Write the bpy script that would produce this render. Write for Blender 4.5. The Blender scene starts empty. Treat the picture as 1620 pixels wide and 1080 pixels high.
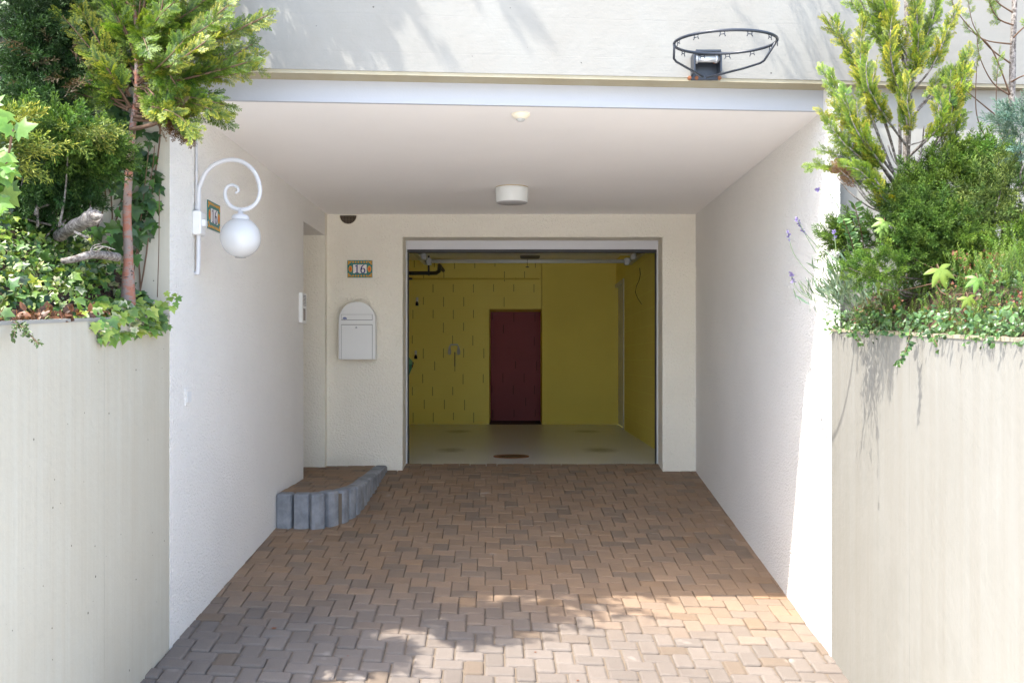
import bpy, math, random
import numpy as np
from mathutils import Vector, Matrix
scene = bpy.context.scene
COL = scene.collection
EZ = 1.90                                   # eye height above the street
F = 1080.0; CX = 815.0; CY = 570.0          # plan unit and vanishing point, in photo pixels
K = 1.426                                   # metres of real depth per plan unit of depth

# ------------------------------------------------------------------ camera, sky, sun, exposure
cam = bpy.data.cameras.new('camera'); cam_o = bpy.data.objects.new('camera', cam); COL.objects.link(cam_o)
cam_o.location = (0, 0, EZ); cam_o.rotation_euler = (math.radians(90), 0, 0)
cam.sensor_width = 36; cam.lens = 36 * F * K / 1620; cam.sensor_fit = 'HORIZONTAL'
cam.shift_x = (810 - CX) / 1620; cam.shift_y = (CY - 540) / 1620
cam.clip_start = 0.05; cam.clip_end = 2000
scene.camera = cam_o
SUN = Vector((0.48, 0.223 * K, -1.0)).normalized()          # direction the light travels
elev = math.asin(-SUN.z); az = math.atan2(-SUN.x, -SUN.y)
w = bpy.data.worlds.new('World'); scene.world = w; w.use_nodes = True
nt = w.node_tree; bg = nt.nodes['Background']
sky = nt.nodes.new('ShaderNodeTexSky'); sky.sky_type = 'NISHITA'; sky.sun_disc = False
sky.sun_elevation = elev; sky.sun_rotation = az; sky.dust_density = 2.5; sky.ozone_density = 1.0
nt.links.new(sky.outputs[0], bg.inputs[0]); bg.inputs[1].default_value = 0.15
sl = bpy.data.lights.new('sun', 'SUN'); sl.energy = 2.0; sl.angle = math.radians(0.5); sl.color = (1.0, 0.95, 0.87)
so = bpy.data.objects.new('sun', sl); COL.objects.link(so)
so.rotation_euler = SUN.to_track_quat('-Z', 'Y').to_euler(); so.location = (-3, -3, 12)
scene.view_settings.view_transform = 'Standard'; scene.view_settings.look = 'None'
scene.view_settings.exposure = 2.42; scene.view_settings.gamma = 1.0
scene.cycles.max_bounces = 12; scene.cycles.diffuse_bounces = 10

def V(x, d, h): return Vector((x, d * K, h + EZ))
def P(px, py, d): return Vector(((px - CX) / F * d, d * K, (CY - py) / F * d + EZ))   # a photo point at a chosen distance

# ------------------------------------------------------------------ objects
BASE = {}
def empty(name, loc, label, cat, group=None):
    o = bpy.data.objects.new(name, None); COL.objects.link(o); o.location = loc; o.empty_display_size = 0.1
    BASE[o.name] = Vector(loc); tag(o, label, cat, group); return o
def tag(o, label=None, cat=None, group=None, kind=None):
    if label: o['label'] = label
    if cat: o['category'] = cat
    if group: o['group'] = group
    if kind: o['kind'] = kind
    return o
class MB:
    """collects shapes for ONE mesh"""
    def __init__(s): s.v = []; s.f = []; s.m = []; s.c = []; s.sm = []
    def add(s, vs, fs, mi=0, col=(1, 1, 1), smooth=False):
        n = len(s.v); s.v += [tuple(p) for p in vs]; s.c += [col] * len(vs)
        for f in fs: s.f.append(tuple(i + n for i in f)); s.m.append(mi); s.sm.append(smooth)
    def box(s, x0, x1, y0, y1, z0, z1, mi=0, col=(1, 1, 1), bev=0.0):
        if bev:
            b = bev
            pts = []
            for (z, k) in ((z0, b), (z0 + b, 0), (z1 - b, 0), (z1, b)):
                e = [(x0 + b, y0 + k), (x1 - b, y0 + k), (x1 - k, y0 + b), (x1 - k, y1 - b), (x1 - b, y1 - k), (x0 + b, y1 - k), (x0 + k, y1 - b), (x0 + k, y0 + b)]
                pts += [(a, c, z) for a, c in e]
            fs = [tuple(range(7, -1, -1)), tuple(range(24, 32))]
            for r in range(3):
                for i in range(8): j = (i + 1) % 8; fs.append((r * 8 + i, r * 8 + j, r * 8 + 8 + j, r * 8 + 8 + i))
            s.add(pts, fs, mi, col); return
        vs = [(x0, y0, z0), (x1, y0, z0), (x1, y1, z0), (x0, y1, z0), (x0, y0, z1), (x1, y0, z1), (x1, y1, z1), (x0, y1, z1)]
        s.add(vs, [(3, 2, 1, 0), (4, 5, 6, 7), (0, 1, 5, 4), (1, 2, 6, 5), (2, 3, 7, 6), (3, 0, 4, 7)], mi, col)
    def hbox(s, x0, x1, d0, d1, h0, h1, mi=0, col=(1, 1, 1), bev=0.0): s.box(x0, x1, d0 * K, d1 * K, h0 + EZ, h1 + EZ, mi, col, bev)
    def tube(s, pts, r, n=8, mi=0, col=(1, 1, 1), cap=True):
        pts = [Vector(p) for p in pts]; k = len(pts)
        rs = r if isinstance(r, (list, tuple)) else [r] * k
        rings = []; up = None
        for i, p in enumerate(pts):
            t = (pts[min(i + 1, k - 1)] - pts[max(i - 1, 0)]).normalized()
            if up is None: up = Vector((0, 0, 1)) if abs(t.z) < 0.9 else Vector((1, 0, 0))
            a = t.cross(up).normalized(); b = a.cross(t).normalized(); up = b
            rings.append([p + (a * math.cos(q) + b * math.sin(q)) * rs[i] for q in [2 * math.pi * j / n for j in range(n)]])
        vs = [q for rg in rings for q in rg]; fs = []
        for i in range(k - 1):
            for j in range(n): j2 = (j + 1) % n; fs.append((i * n + j, i * n + j2, (i + 1) * n + j2, (i + 1) * n + j))
        if cap: fs += [tuple(range(n - 1, -1, -1)), tuple(range((k - 1) * n, k * n))]
        s.add(vs, fs, mi, col, True)
    def lathe(s, prof, c, ax=(0, 0, 1), n=24, mi=0, col=(1, 1, 1), smooth=True):
        """prof: (radius, distance along the axis)"""
        c = Vector(c); az_ = Vector(ax).normalized(); u = az_.orthogonal().normalized(); v = az_.cross(u)
        vs = [c + az_ * z + (u * math.cos(2 * math.pi * j / n) + v * math.sin(2 * math.pi * j / n)) * max(r, 1e-5) for r, z in prof for j in range(n)]
        fs = []
        for i in range(len(prof) - 1):
            for j in range(n): j2 = (j + 1) % n; fs.append((i * n + j, i * n + j2, (i + 1) * n + j2, (i + 1) * n + j))
        fs += [tuple(range(n - 1, -1, -1)), tuple(range((len(prof) - 1) * n, len(prof) * n))]
        s.add(vs, fs, mi, col, smooth)
    def prism(s, poly, o, u, v, n, t0, t1, mi=0, col=(1, 1, 1)):
        """polygon in the (u,v) plane at o, extruded along n from t0 to t1"""
        o, u, v, n = Vector(o), Vector(u), Vector(v), Vector(n); k = len(poly)
        vs = [o + u * a + v * b + n * t0 for a, b in poly] + [o + u * a + v * b + n * t1 for a, b in poly]
        fs = [tuple(range(k - 1, -1, -1)), tuple(range(k, 2 * k))] + [(i, (i + 1) % k, k + (i + 1) % k, k + i) for i in range(k)]
        s.add(vs, fs, mi, col)
    def ribbon(s, pts, ws, o, u, v, n, t0, t1, mi=0, col=(1, 1, 1)):
        """a flat stroke along 2-D points with its own widths"""
        L = []; R = []
        for i, (a, b) in enumerate(pts):
            p0 = pts[max(i - 1, 0)]; p1 = pts[min(i + 1, len(pts) - 1)]
            dx, dy = p1[0] - p0[0], p1[1] - p0[1]; q = math.hypot(dx, dy) or 1
            nx, ny = -dy / q * ws[i] / 2, dx / q * ws[i] / 2
            L.append((a + nx, b + ny)); R.append((a - nx, b - ny))
        for i in range(len(pts) - 1):
            s.prism([R[i], R[i + 1], L[i + 1], L[i]], o, u, v, n, t0, t1, mi, col)
    def build(s, name, mats, parent=None, label=None, cat=None, group=None, kind=None, loc=None):
        base = BASE[parent.name] if parent else Vector(loc) if loc is not None else Vector((0, 0, 0))
        me = bpy.data.meshes.new(name)
        me.from_pydata([(p[0] - base.x, p[1] - base.y, p[2] - base.z) for p in s.v], [], s.f)
        mats = mats if isinstance(mats, (list, tuple)) else [mats]
        for m in mats: me.materials.append(m)
        me.polygons.foreach_set('material_index', s.m); me.polygons.foreach_set('use_smooth', s.sm)
        a = me.color_attributes.new('col', 'FLOAT_COLOR', 'POINT')
        a.data.foreach_set('color', np.c_[np.array(s.c, float), np.ones(len(s.c))].ravel())
        me.update()
        o = bpy.data.objects.new(name, me); COL.objects.link(o)
        if parent: o.parent = parent
        else: o.location = base
        BASE[o.name] = base
        return tag(o, label, cat, group, kind)

# ------------------------------------------------------------------ materials
def mat(name, color=(0.8, 0.8, 0.8), rough=0.6, metal=0.0, spec=0.5):
    m = bpy.data.materials.new(name); m.use_nodes = True
    b = m.node_tree.nodes['Principled BSDF']
    b.inputs['Base Color'].default_value = (*color, 1); b.inputs['Roughness'].default_value = rough
    b.inputs['Metallic'].default_value = metal; b.inputs['Specular IOR Level'].default_value = spec
    return m
class G:
    """short hand for node graphs"""
    def __init__(s, m): s.t = m.node_tree; s.b = s.t.nodes['Principled BSDF']; s.tc = None
    def n(s, kind, **kw):
        nd = s.t.nodes.new('ShaderNode' + kind)
        for k, v in kw.items():
            if k in nd.inputs.keys():
                try: s.put(nd.inputs[k], v)
                except Exception: pass
            else: setattr(nd, k, v)
        return nd
    def put(s, inp, v):
        if isinstance(v, bpy.types.NodeSocket): s.t.links.new(v, inp)
        else:
            if isinstance(v, tuple) and len(v) == 3 and inp.type == 'RGBA': v = (*v, 1)
            inp.default_value = v
    def pos(s, scale=(1, 1, 1)):
        if not s.tc: s.tc = s.t.nodes.new('ShaderNodeNewGeometry')
        mp = s.t.nodes.new('ShaderNodeMapping'); s.t.links.new(s.tc.outputs['Position'], mp.inputs[0])
        mp.inputs['Scale'].default_value = scale; return mp.outputs[0]
    def noise(s, scale, detail=3, rough=0.5, vs=(1, 1, 1)):
        nd = s.n('TexNoise'); s.put(nd.inputs['Vector'], s.pos(vs)); nd.inputs['Scale'].default_value = scale
        nd.inputs['Detail'].default_value = detail; nd.inputs['Roughness'].default_value = rough; return nd.outputs['Fac']
    def voro(s, scale, feature='F1', vs=(1, 1, 1), out='Distance'):
        nd = s.n('TexVoronoi'); nd.feature = feature; s.put(nd.inputs['Vector'], s.pos(vs)); nd.inputs['Scale'].default_value = scale
        return nd.outputs[out]
    def math(s, op, a, b=0.0, c=None):
        nd = s.t.nodes.new('ShaderNodeMath'); nd.operation = op; s.put(nd.inputs[0], a); s.put(nd.inputs[1], b)
        if c is not None: s.put(nd.inputs[2], c)
        return nd.outputs[0]
    def ramp(s, fac, lo, hi, a=0.0, b=1.0):
        nd = s.t.nodes.new('ShaderNodeMapRange'); s.put(nd.inputs[0], fac)
        for i, q in enumerate((lo, hi, a, b)): nd.inputs[1 + i].default_value = q
        return nd.outputs[0]
    def mix(s, fac, a, b, mode='MIX'):
        nd = s.t.nodes.new('ShaderNodeMix'); nd.data_type = 'RGBA'; nd.blend_type = mode
        s.put(nd.inputs[0], fac); s.put(nd.inputs[6], a); s.put(nd.inputs[7], b); return nd.outputs[2]
    def xyz(s):
        if not s.tc: s.tc = s.t.nodes.new('ShaderNodeNewGeometry')
        nd = s.t.nodes.new('ShaderNodeSeparateXYZ'); s.t.links.new(s.tc.outputs['Position'], nd.inputs[0]); return nd.outputs
    def color(s, c): s.put(s.b.inputs['Base Color'], c)
    def rough(s, c): s.put(s.b.inputs['Roughness'], c)
    def bump(s, h, strength=0.3, dist=0.01):
        nd = s.t.nodes.new('ShaderNodeBump'); s.put(nd.inputs['Height'], h)
        nd.inputs['Strength'].default_value = strength; nd.inputs['Distance'].default_value = dist
        if s.b.inputs['Normal'].is_linked:
            s.t.links.new(s.b.inputs['Normal'].links[0].from_socket, nd.inputs['Normal'])
        s.t.links.new(nd.outputs[0], s.b.inputs['Normal'])
    def attr(s, name='col'):
        nd = s.t.nodes.new('ShaderNodeAttribute'); nd.attribute_name = name; return nd.outputs['Color']

def specks(g, c, scale=14, size=0.05, dark=(0.05, 0.045, 0.035), vs=(1, 1, 1)):
    vd = g.n('TexVoronoi'); g.put(vd.inputs['Vector'], g.pos(vs)); vd.inputs['Scale'].default_value = scale
    sep = g.n('SeparateColor'); g.put(sep.inputs[0], vd.outputs['Color'])
    thr = g.math('MULTIPLY', g.math('GREATER_THAN', sep.outputs[0], .62), g.math('MULTIPLY', sep.outputs[1], size))
    k = g.math('LESS_THAN', g.math('ADD', vd.outputs['Distance'], g.math('MULTIPLY', g.math('SUBTRACT', g.noise(90, 2), .5), .05)), thr)
    return g.mix(g.math('MULTIPLY', k, .8), c, dark), k
def plaster(name, c, grain=260, strength=0.5, dist=0.004, var=0.06):
    m = mat(name, c, 0.9, spec=0.2); g = G(m)
    g.color(g.mix(g.ramp(g.noise(1.3, 4, .6), .3, .75), tuple(q * (1 - var) for q in c), c))
    cc, k_ = specks(g, g.b.inputs['Base Color'].links[0].from_socket, 7, .022, (.22, .19, .15)); g.color(cc)
    h = g.math('ADD', g.noise(grain, 2, .6), g.math('MULTIPLY', g.voro(grain * .55), .7))
    g.bump(h, strength, dist); return m
def concrete(name, c, c2, streak_vs, boards=False):
    m = mat(name, c, 0.75, spec=0.3); g = G(m)
    base = g.mix(g.ramp(g.noise(2.0, 5, .65), .3, .7), c2, c)
    st = g.ramp(g.noise(1.0, 4, .7, streak_vs), .35, .7)
    base = g.mix(g.math('MULTIPLY', st, .5), base, (c2[0] * .92, c2[1] * .87, c2[2] * .82))
    base = g.mix(g.math('MULTIPLY', g.ramp(g.noise(.8, 6, .75), .56, .66), .22), base, tuple(q * .78 for q in c2))
    base = g.mix(g.math('MULTIPLY', g.ramp(g.noise(30, 3, .7), .6, .75), .12), base, tuple(q * .7 for q in c2))
    base, k = specks(g, base, 14, .075)
    if not boards:                                    # form joints left by the shuttering
        yy = g.math('FRACT', g.math('MULTIPLY', g.math('ADD', g.xyz()[1], g.math('MULTIPLY', g.noise(6), .006)), .98))
        jn = g.math('MULTIPLY', g.math('LESS_THAN', yy, .007), g.ramp(g.noise(3.5, 3), .42, .6))
        base = g.mix(g.math('MULTIPLY', jn, .30), base, tuple(q * .5 for q in c2))
    g.color(base)
    h = g.math('ADD', g.noise(24, 4, .65), g.math('MULTIPLY', st, .35))
    if boards:
        z = g.xyz()[2]; fr = g.math('FRACT', g.math('MULTIPLY', g.math('ADD', z, g.math('MULTIPLY', g.noise(2), .012)), 5.2))
        h = g.math('ADD', h, g.math('MULTIPLY', g.math('LESS_THAN', fr, .02), -.8))
        h = g.math('ADD', h, g.math('MULTIPLY', g.noise(1, 5, .7, (4, 4, 70)), .35))
    h = g.math('SUBTRACT', h, g.math('MULTIPLY', k, 1.2))
    g.bump(h, .35, .006); return m

M = {}
M['plaster'] = plaster('white roughcast', (.84, .815, .77), 120, 1.0, .010)
M['plaster_in'] = plaster('bounce warmed roughcast', (.88, .83, .72), 110, 1.0, .009)  # white roughcast with the warm bounce of the back walls mixed in
M['ceiling'] = plaster('painted ceiling', (.87, .845, .825), 60, .15, .003, .04)
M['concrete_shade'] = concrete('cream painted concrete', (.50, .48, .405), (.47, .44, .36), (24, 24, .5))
M['concrete_sun'] = concrete('cream concrete toned down for sun', (.245, .241, .218), (.222, .217, .192), (14, 14, .5))  # same cream as the shaded wall, darkened to hold back the sun
M['concrete_panel'] = concrete('panel lightened as sunlit', (.36, .355, .325), (.33, .325, .295), (10, 10, .5))  # colour lightened to stand in for sun on this panel
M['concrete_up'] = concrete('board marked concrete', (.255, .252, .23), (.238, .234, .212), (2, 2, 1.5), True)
M['drip'] = concrete('warm cream concrete edge', (.38, .35, .26), (.335, .295, .20), (6, 6, 4))  # warm tone carries bounce light on the soffit strip; coping shares it
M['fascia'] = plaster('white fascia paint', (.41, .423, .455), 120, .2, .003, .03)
M['white_paint'] = mat('white enamel', (.58, .58, .60), .35)
M['white_metal'] = mat('white powder coat', (.72, .72, .71), .4)
M['white_shade'] = mat('opal glass', (.57, .57, .57), .22)
M['ivory'] = mat('ivory plastic', (.78, .72, .58), .45)
M['grey_lens'] = mat('grey lens', (.45, .45, .44), .3)
M['black'] = mat('black rubber', (.012, .012, .014), .5)
M['iron'] = mat('blue black powder coat', (.02, .025, .035), .38)
M['zinc'] = mat('zinc steel', (.55, .56, .57), .4, 0.5)
M['alu'] = mat('galvanised bar', (.72, .74, .76), .4, 0.2)
M['rust'] = mat('rust', (.22, .08, .03), .85)
M['dark_grey'] = mat('dark grey metal', (.06, .06, .06), .5)
M['soil'] = mat('soil', (.035, .022, .014), .95); g = G(M['soil']); g.color(g.mix(g.ramp(g.noise(60, 4), .4, .65), (.018, .011, .008), (.10, .055, .03))); g.bump(g.noise(50, 4), .8, .03)
m = M['paver'] = mat('concrete pavers', (.3, .2, .13), .85, spec=.25); g = G(m)
c = g.attr(); c = g.mix(g.ramp(g.noise(9, 4, .6), .35, .7, 0, .30), c, g.mix(.55, c, (.13, .11, .095)))
c = g.mix(g.ramp(g.noise(420, 2, .6), .35, .7, .0, .55), c, g.mix(1.0, c, (.55, .53, .52), 'MULTIPLY'))
c = g.mix(g.ramp(g.noise(5.5, 2, .4), .71, .77, 0, .28), c, (.50, .46, .42))
c = g.mix(g.ramp(g.noise(1.1, 5, .65), .42, .70, 0, .45), c, g.mix(1.0, c, (.66, .64, .63), 'MULTIPLY'))
g.color(c); g.bump(g.math('ADD', g.noise(380, 2), g.math('MULTIPLY', g.noise(40, 3), .8)), .5, .004)
M['joint'] = mat('joint sand', (.16, .125, .09), .95); g = G(M['joint']); g.bump(g.noise(200), .5, .005)
m = M['palisade'] = mat('grey palisade concrete', (.2, .21, .225), .85, spec=.3); g = G(m)
c = g.mix(g.ramp(g.noise(7, 4, .65), .35, .65), (.175, .183, .198), (.285, .294, .308)); c = g.mix(g.ramp(g.noise(12, 4, .6, (1, 1, .3)), .55, .75, 0, .6), c, (.15, .125, .10))
g.color(c); g.bump(g.noise(150, 3), .4, .004)
m = M['bounce_paving'] = mat('pale concrete paving', (.45, .43, .4), .9); g = G(m); g.color(g.mix(g.noise(200, 2), (.58, .565, .53), (.66, .645, .61))); g.bump(g.noise(220), .5, .005)  # unseen paving behind the camera, made pale to bounce light into the porch
m = M['bounce_gravel'] = mat('pale gravel', (.38, .35, .30), .95); g = G(m); g.color(g.mix(g.noise(40, 3), (.48, .45, .40), (.62, .59, .53)))  # unseen ground, kept pale to throw light back at the house

def blocks(name, c, c2, cw, ch, slot, axis, mortar=False):
    m = mat(name, c, .55, spec=.35); g = G(m); x = g.xyz()[0 if axis == 'x' else 1]; z = g.xyz()[2]
    zr = g.math('DIVIDE', g.math('SUBTRACT', z, EZ - .996), ch); row = g.math('FLOOR', zr); fz = g.math('FRACT', zr)
    wn = g.n('TexWhiteNoise'); wn.noise_dimensions = '1D'; g.put(wn.inputs['W'], row)
    u = g.math('ADD', g.math('DIVIDE', x, cw), g.math('ADD', g.math('MULTIPLY', g.math('MODULO', row, 2.0), .5), g.math('MULTIPLY', wn.outputs[0], .12)))
    fu = g.math('FRACT', u); cell = g.math('FLOOR', u)
    comb = g.n('CombineXYZ'); g.put(comb.inputs[0], cell); g.put(comb.inputs[1], row)
    w2 = g.n('TexWhiteNoise'); w2.noise_dimensions = '2D'; g.put(w2.inputs['Vector'], comb.outputs[0]); rnd = w2.outputs[0]
    rib = g.math('SINE', g.math('MULTIPLY', x, 260.0))
    base = g.mix(g.ramp(g.noise(1.6, 4, .6), .3, .7), c2, c)
    if mortar:
        ln = g.math('MAXIMUM', g.math('LESS_THAN', fu, .022), g.math('LESS_THAN', fz, .035))
        base = g.mix(g.math('MULTIPLY', ln, .55), base, tuple(min(1, q * 1.25) for q in c)); g.color(base)
        g.bump(g.math('ADD', g.math('MULTIPLY', rib, .08), g.math('MULTIPLY', ln, .6)), .5, .006)
    else:
        sl_ = g.math('MULTIPLY', g.math('LESS_THAN', fu, slot), g.math('MULTIPLY', g.math('GREATER_THAN', fz, g.math('MULTIPLY', rnd, .35)), g.math('LESS_THAN', fz, .92)))
        sl_ = g.math('MULTIPLY', sl_, g.math('GREATER_THAN', rnd, .30))
        hair = g.math('MULTIPLY', g.math('LESS_THAN', fz, .03), .05)
        base = g.mix(g.math('MAXIMUM', g.math('MULTIPLY', sl_, .85), hair), base, tuple(q * .10 for q in c)); g.color(base)
        g.bump(g.math('SUBTRACT', g.math('MULTIPLY', rib, .07), sl_), .6, .008)
    return m
YEL = (.90, .78, .20); YEL2 = (.86, .73, .18)
M['yellow_block'] = blocks('yellow painted block wall', YEL, YEL2, .315, .2, .028, 'x')
M['yellow_side'] = blocks('yellow painted side wall', YEL, YEL2, .40, .2, .02, 'y', True)
M['yellow_plain'] = plaster('yellow painted panel', (.89, .75, .19), 90, .15, .003, .08)
M['maroon_block'] = blocks('maroon painted block wall', (.32, .075, .10), (.28, .064, .085), .35, .2, .03, 'x')
m = M['garage_floor'] = mat('grey floor paint', (.42, .43, .42), .28, spec=.5); g = G(m)
xy = g.xyz()
def blob(cx_, cy_, rx, ry):
    a = g.math('DIVIDE', g.math('SUBTRACT', xy[0], cx_), rx); a = g.math('MULTIPLY', a, a); b = g.math('DIVIDE', g.math('SUBTRACT', xy[1], cy_), ry); b = g.math('MULTIPLY', b, b)
    return g.ramp(g.math('ADD', g.math('SQRT', g.math('ADD', a, b)), g.math('MULTIPLY', g.math('SUBTRACT', g.noise(11, 5, .75), .5), 1.3)), .25, .95, .6, 0)
c = g.mix(g.ramp(g.noise(2.2, 5, .65), .3, .7), (.70, .71, .705), (.75, .76, .76))
for q in ((-.72, 7.6 * K, .2, .38), (.95, 7.6 * K, .24, .38), (-.80, 9.6 * K, .25, .4), (1.0, 9.6 * K, .25, .35)): c = g.mix(blob(*q), c, (.05, .05, .048))
g.color(c); g.rough(.30)

def leafmat(name, rough=.45, trans=.28, spec=.4):
    m = bpy.data.materials.new(name); m.use_nodes = True; g = G(m); t = m.node_tree
    a = g.attr(); b = g.b; g.color(a); b.inputs['Roughness'].default_value = rough; b.inputs['Specular IOR Level'].default_value = spec
    tr = t.nodes.new('ShaderNodeBsdfTranslucent'); g.put(tr.inputs[0], g.mix(1.0, a, (1.0, 1.0, .45), 'MULTIPLY'))
    mx = t.nodes.new('ShaderNodeMixShader'); mx.inputs[0].default_value = trans
    t.links.new(b.outputs[0], mx.inputs[1]); t.links.new(tr.outputs[0], mx.inputs[2])
    t.links.new(mx.outputs[0], t.nodes['Material Output'].inputs[0]); return m
M['leaf'] = leafmat('soft leaf'); M['gloss_leaf'] = leafmat('glossy leaf', .38, .18, .45); M['needle'] = leafmat('needle foliage', .55, .2, .25)
m = M['bark_red'] = mat('peeling red bark', (.2, .08, .05), .8); g = G(m)
c = g.mix(g.ramp(g.noise(1, 4, .7, (16, 16, 38)), .44, .56), (.23, .185, .165), (.31, .125, .08)); c = g.mix(g.ramp(g.noise(1, 3, .6, (40, 40, 40)), .62, .68), c, (.03, .024, .02)); g.color(c); g.bump(g.noise(1, 4, .7, (50, 50, 120)), .6, .006)
m = M['bark_grey'] = mat('grey bark', (.2, .17, .15), .9); g = G(m)
g.color(g.mix(g.ramp(g.noise(1, 4, .7, (60, 60, 60)), .4, .65), (.08, .065, .055), (.33, .30, .27))); g.bump(g.noise(1, 4, .7, (70, 70, 30)), .8, .008)
m = M['twig'] = mat('brown twig', (.13, .075, .045), .85)
# ------------------------------------------------------------------ the setting: ground and driveway
def yf(x): return 3.40 + 0.0496 * (x + 1.72)            # the facade line, turned a little
def side_h(d, h0, d0, s0, s1):
    if d >= d0: return h0 + s0 * (d - d0)
    e = max(d, 1.2); h = h0
    for i in range(24):                                 # the slope dies out towards the street
        a = d0 + (e - d0) * i / 24; q = min(1, max(0, (a - 1.2) / 1.6)); h += s1 * q * (e - d0) / 24
    return h
def floor_h(x, d):
    a = side_h(d, -1.43, 3.40, .151, .175); b = side_h(d, -1.58, 3.40, .2, .2)
    t = (x + 1.72) / 3.37; return a + (b - a) * min(1.3, max(-.3, t))
mb = MB()
mb.add([(-300, -300, -.02), (300, -300, -.02), (300, 300, -.02), (-300, 300, -.02)], [(0, 1, 2, 3)])
mb.build('ground', M['bounce_gravel'], kind='structure')
mb = MB(); mb.add([(-300, -40, .0), (300, -40, .0), (300, 2.2, .0), (-300, 2.2, .0)], [(0, 1, 2, 3)])
mb.build('street', M['bounce_paving'], kind='structure')
mb = MB(); xs = [-1.78, -.9, 0, .9, 1.71]; ds = [-2.6 + .2 * i for i in range(46)]
for d in ds:
    for x in xs: mb.v.append(tuple(V(x, d, floor_h(x, d) - .012))); mb.c.append((1, 1, 1))
for i in range(len(ds) - 1):
    for j in range(4): mb.f.append((i * 5 + j, i * 5 + j + 1, i * 5 + 6 + j, i * 5 + 5 + j)); mb.m.append(0); mb.sm.append(False)
mb.build('driveway_bed', M['joint'], kind='structure')
mb = MB(); ds = [-2.6 + .2 * i for i in range(27)] + [2.744]
for d in ds:
    for x in xs: mb.v.append(tuple(V(x, d, floor_h(x, d) + .004))); mb.c.append((1, 1, 1))
for i in range(len(ds) - 1):
    for j in range(4): mb.f.append((i * 5 + j, i * 5 + j + 1, i * 5 + 6 + j, i * 5 + 5 + j)); mb.m.append(0); mb.sm.append(False)
mb.build('bounce_apron', M['bounce_paving'], kind='structure')  # pale apron added out of view to bounce light inward

def pavers(mb, x0, x1, d0, d1, hf, rng, L=.152, W=.101, rot=math.radians(1.5), ox=0.0, oy=0.0, worn=True):
    ca, sa = math.cos(rot), math.sin(rot); gap = .0017
    N = int(8 / W) + 30
    for i in range(-N, N):
        for j in range(-N, N):
            bx, by = i * W + j * L + ox, i * W - j * L + oy + 3
            for (rx, ry, rw, rh) in ((bx, by, L, W), (bx + L, by + W - L, W, L)):
                mx_, my_ = rx + rw / 2, ry + rh / 2
                qx, qy = mx_ * ca - (my_ - 3) * sa, mx_ * sa + (my_ - 3) * ca + 3
                if qx < x0 - .06 or qx > x1 + .06 or qy < d0 - .06 or qy > d1 + .06: continue
                k = min(1, max(0, (4.2 - qy / K + rng.uniform(-.1, .1)) / .6)) if worn else 0     # rain has worn the outer ones; their colour is also darkened against sunlight
                b = .004 + .006 * k; hh = rng.uniform(-.0022, .0022) * (1 + k); tx, ty = rng.gauss(0, .006), rng.gauss(0, .006)
                g1 = gap + .0015 * k
                br = rng.random(); inner = np.array((.33, .225, .145)) * rng.uniform(.90, 1.08)
                if br < .22: inner = np.array((.27, .195, .135)) * rng.uniform(.88, 1.06)
                if br > .86: inner = np.array((.35, .23, .14)) * rng.uniform(.85, 1.05)
                outer = np.array((.205, .176, .152)) * rng.uniform(.87, 1.08)
                if br > .94: outer = np.array((.185, .145, .11))
                col = tuple(inner * (1 - k) + outer * k)
                base = len(mb.v)
                for (ins, z) in ((0, -.045), (0, -b), (.32 * b, -.33 * b), (1.15 * b, 0.0)):
                    q = g1 + ins; c = .006 + .004 * k
                    e = [(rx + q + c, ry + q), (rx + rw - q - c, ry + q), (rx + rw - q, ry + q + c), (rx + rw - q, ry + rh - q - c), (rx + rw - q - c, ry + rh - q), (rx + q + c, ry + rh - q), (rx + q, ry + rh - q - c), (rx + q, ry + q + c)]
                    for (px, py) in e:
                        X = px * ca - (py - 3) * sa; Y = px * sa + (py - 3) * ca + 3
                        X = min(max(X, x0), x1); Y = min(max(Y, d0), d1)
                        mb.v.append((X, Y, hf(X, Y / K) + EZ + z + hh + (px - mx_) * tx + (py - my_) * ty)); mb.c.append(col)
                for r in range(3):
                    for a in range(8): a2 = (a + 1) % 8; mb.f.append((base + r * 8 + a, base + r * 8 + a2, base + r * 8 + 8 + a2, base + r * 8 + 8 + a)); mb.m.append(0); mb.sm.append(False)
                mb.f.append(tuple(base + 24 + a for a in range(8))); mb.m.append(0); mb.sm.append(False)
rng = random.Random(4)
mb = MB(); pavers(mb, -1.74, 1.67, 2.75 * K, 6.432 * K, floor_h, rng)
mb.build('driveway', M['paver'], kind='structure')
mb = MB(); mb.hbox(-2.0, 1.6, 6.436, 11.6, -1.3, -.996); mb.build('garage_floor', M['garage_floor'], kind='structure')

# ------------------------------------------------------------------ the house
house = empty('house', V(0, 6.3, -1.02), 'pale house front with a deep open porch over the paved drive and a garage behind', 'house')
def part(mb, name, m, parent=house, label=None): return mb.build(name, m, parent, label)
def slab(mb, x0, x1, off0, off1, h0, h1):               # a slab that follows the turned facade line
    p = []
    for h in (h0, h1): p += [V(x0, yf(x0) + off0, h), V(x1, yf(x1) + off0, h), V(x1, yf(x1) + off1, h), V(x0, yf(x0) + off1, h)]
    mb.add(p, [(3, 2, 1, 0), (4, 5, 6, 7), (0, 1, 5, 4), (1, 2, 6, 5), (2, 3, 7, 6), (3, 0, 4, 7)])
mb = MB(); slab(mb, -6, 6, 0, .30, 1.462, 2.72); part(mb, 'concrete_facade', M['concrete_up'], label='board marked concrete upper wall with leaf shadows')
mb = MB(); slab(mb, -6, 6, .003, .30, 1.444, 1.462); part(mb, 'drip_edge', M['drip'])
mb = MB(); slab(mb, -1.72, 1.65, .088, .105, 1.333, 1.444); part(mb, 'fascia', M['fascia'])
mb = MB(); slab(mb, -6, -1.722, .002, .22, -2.0, 1.444); part(mb, 'facade_panel', M['concrete_shade'], label='cream wall behind the ivy')
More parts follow.
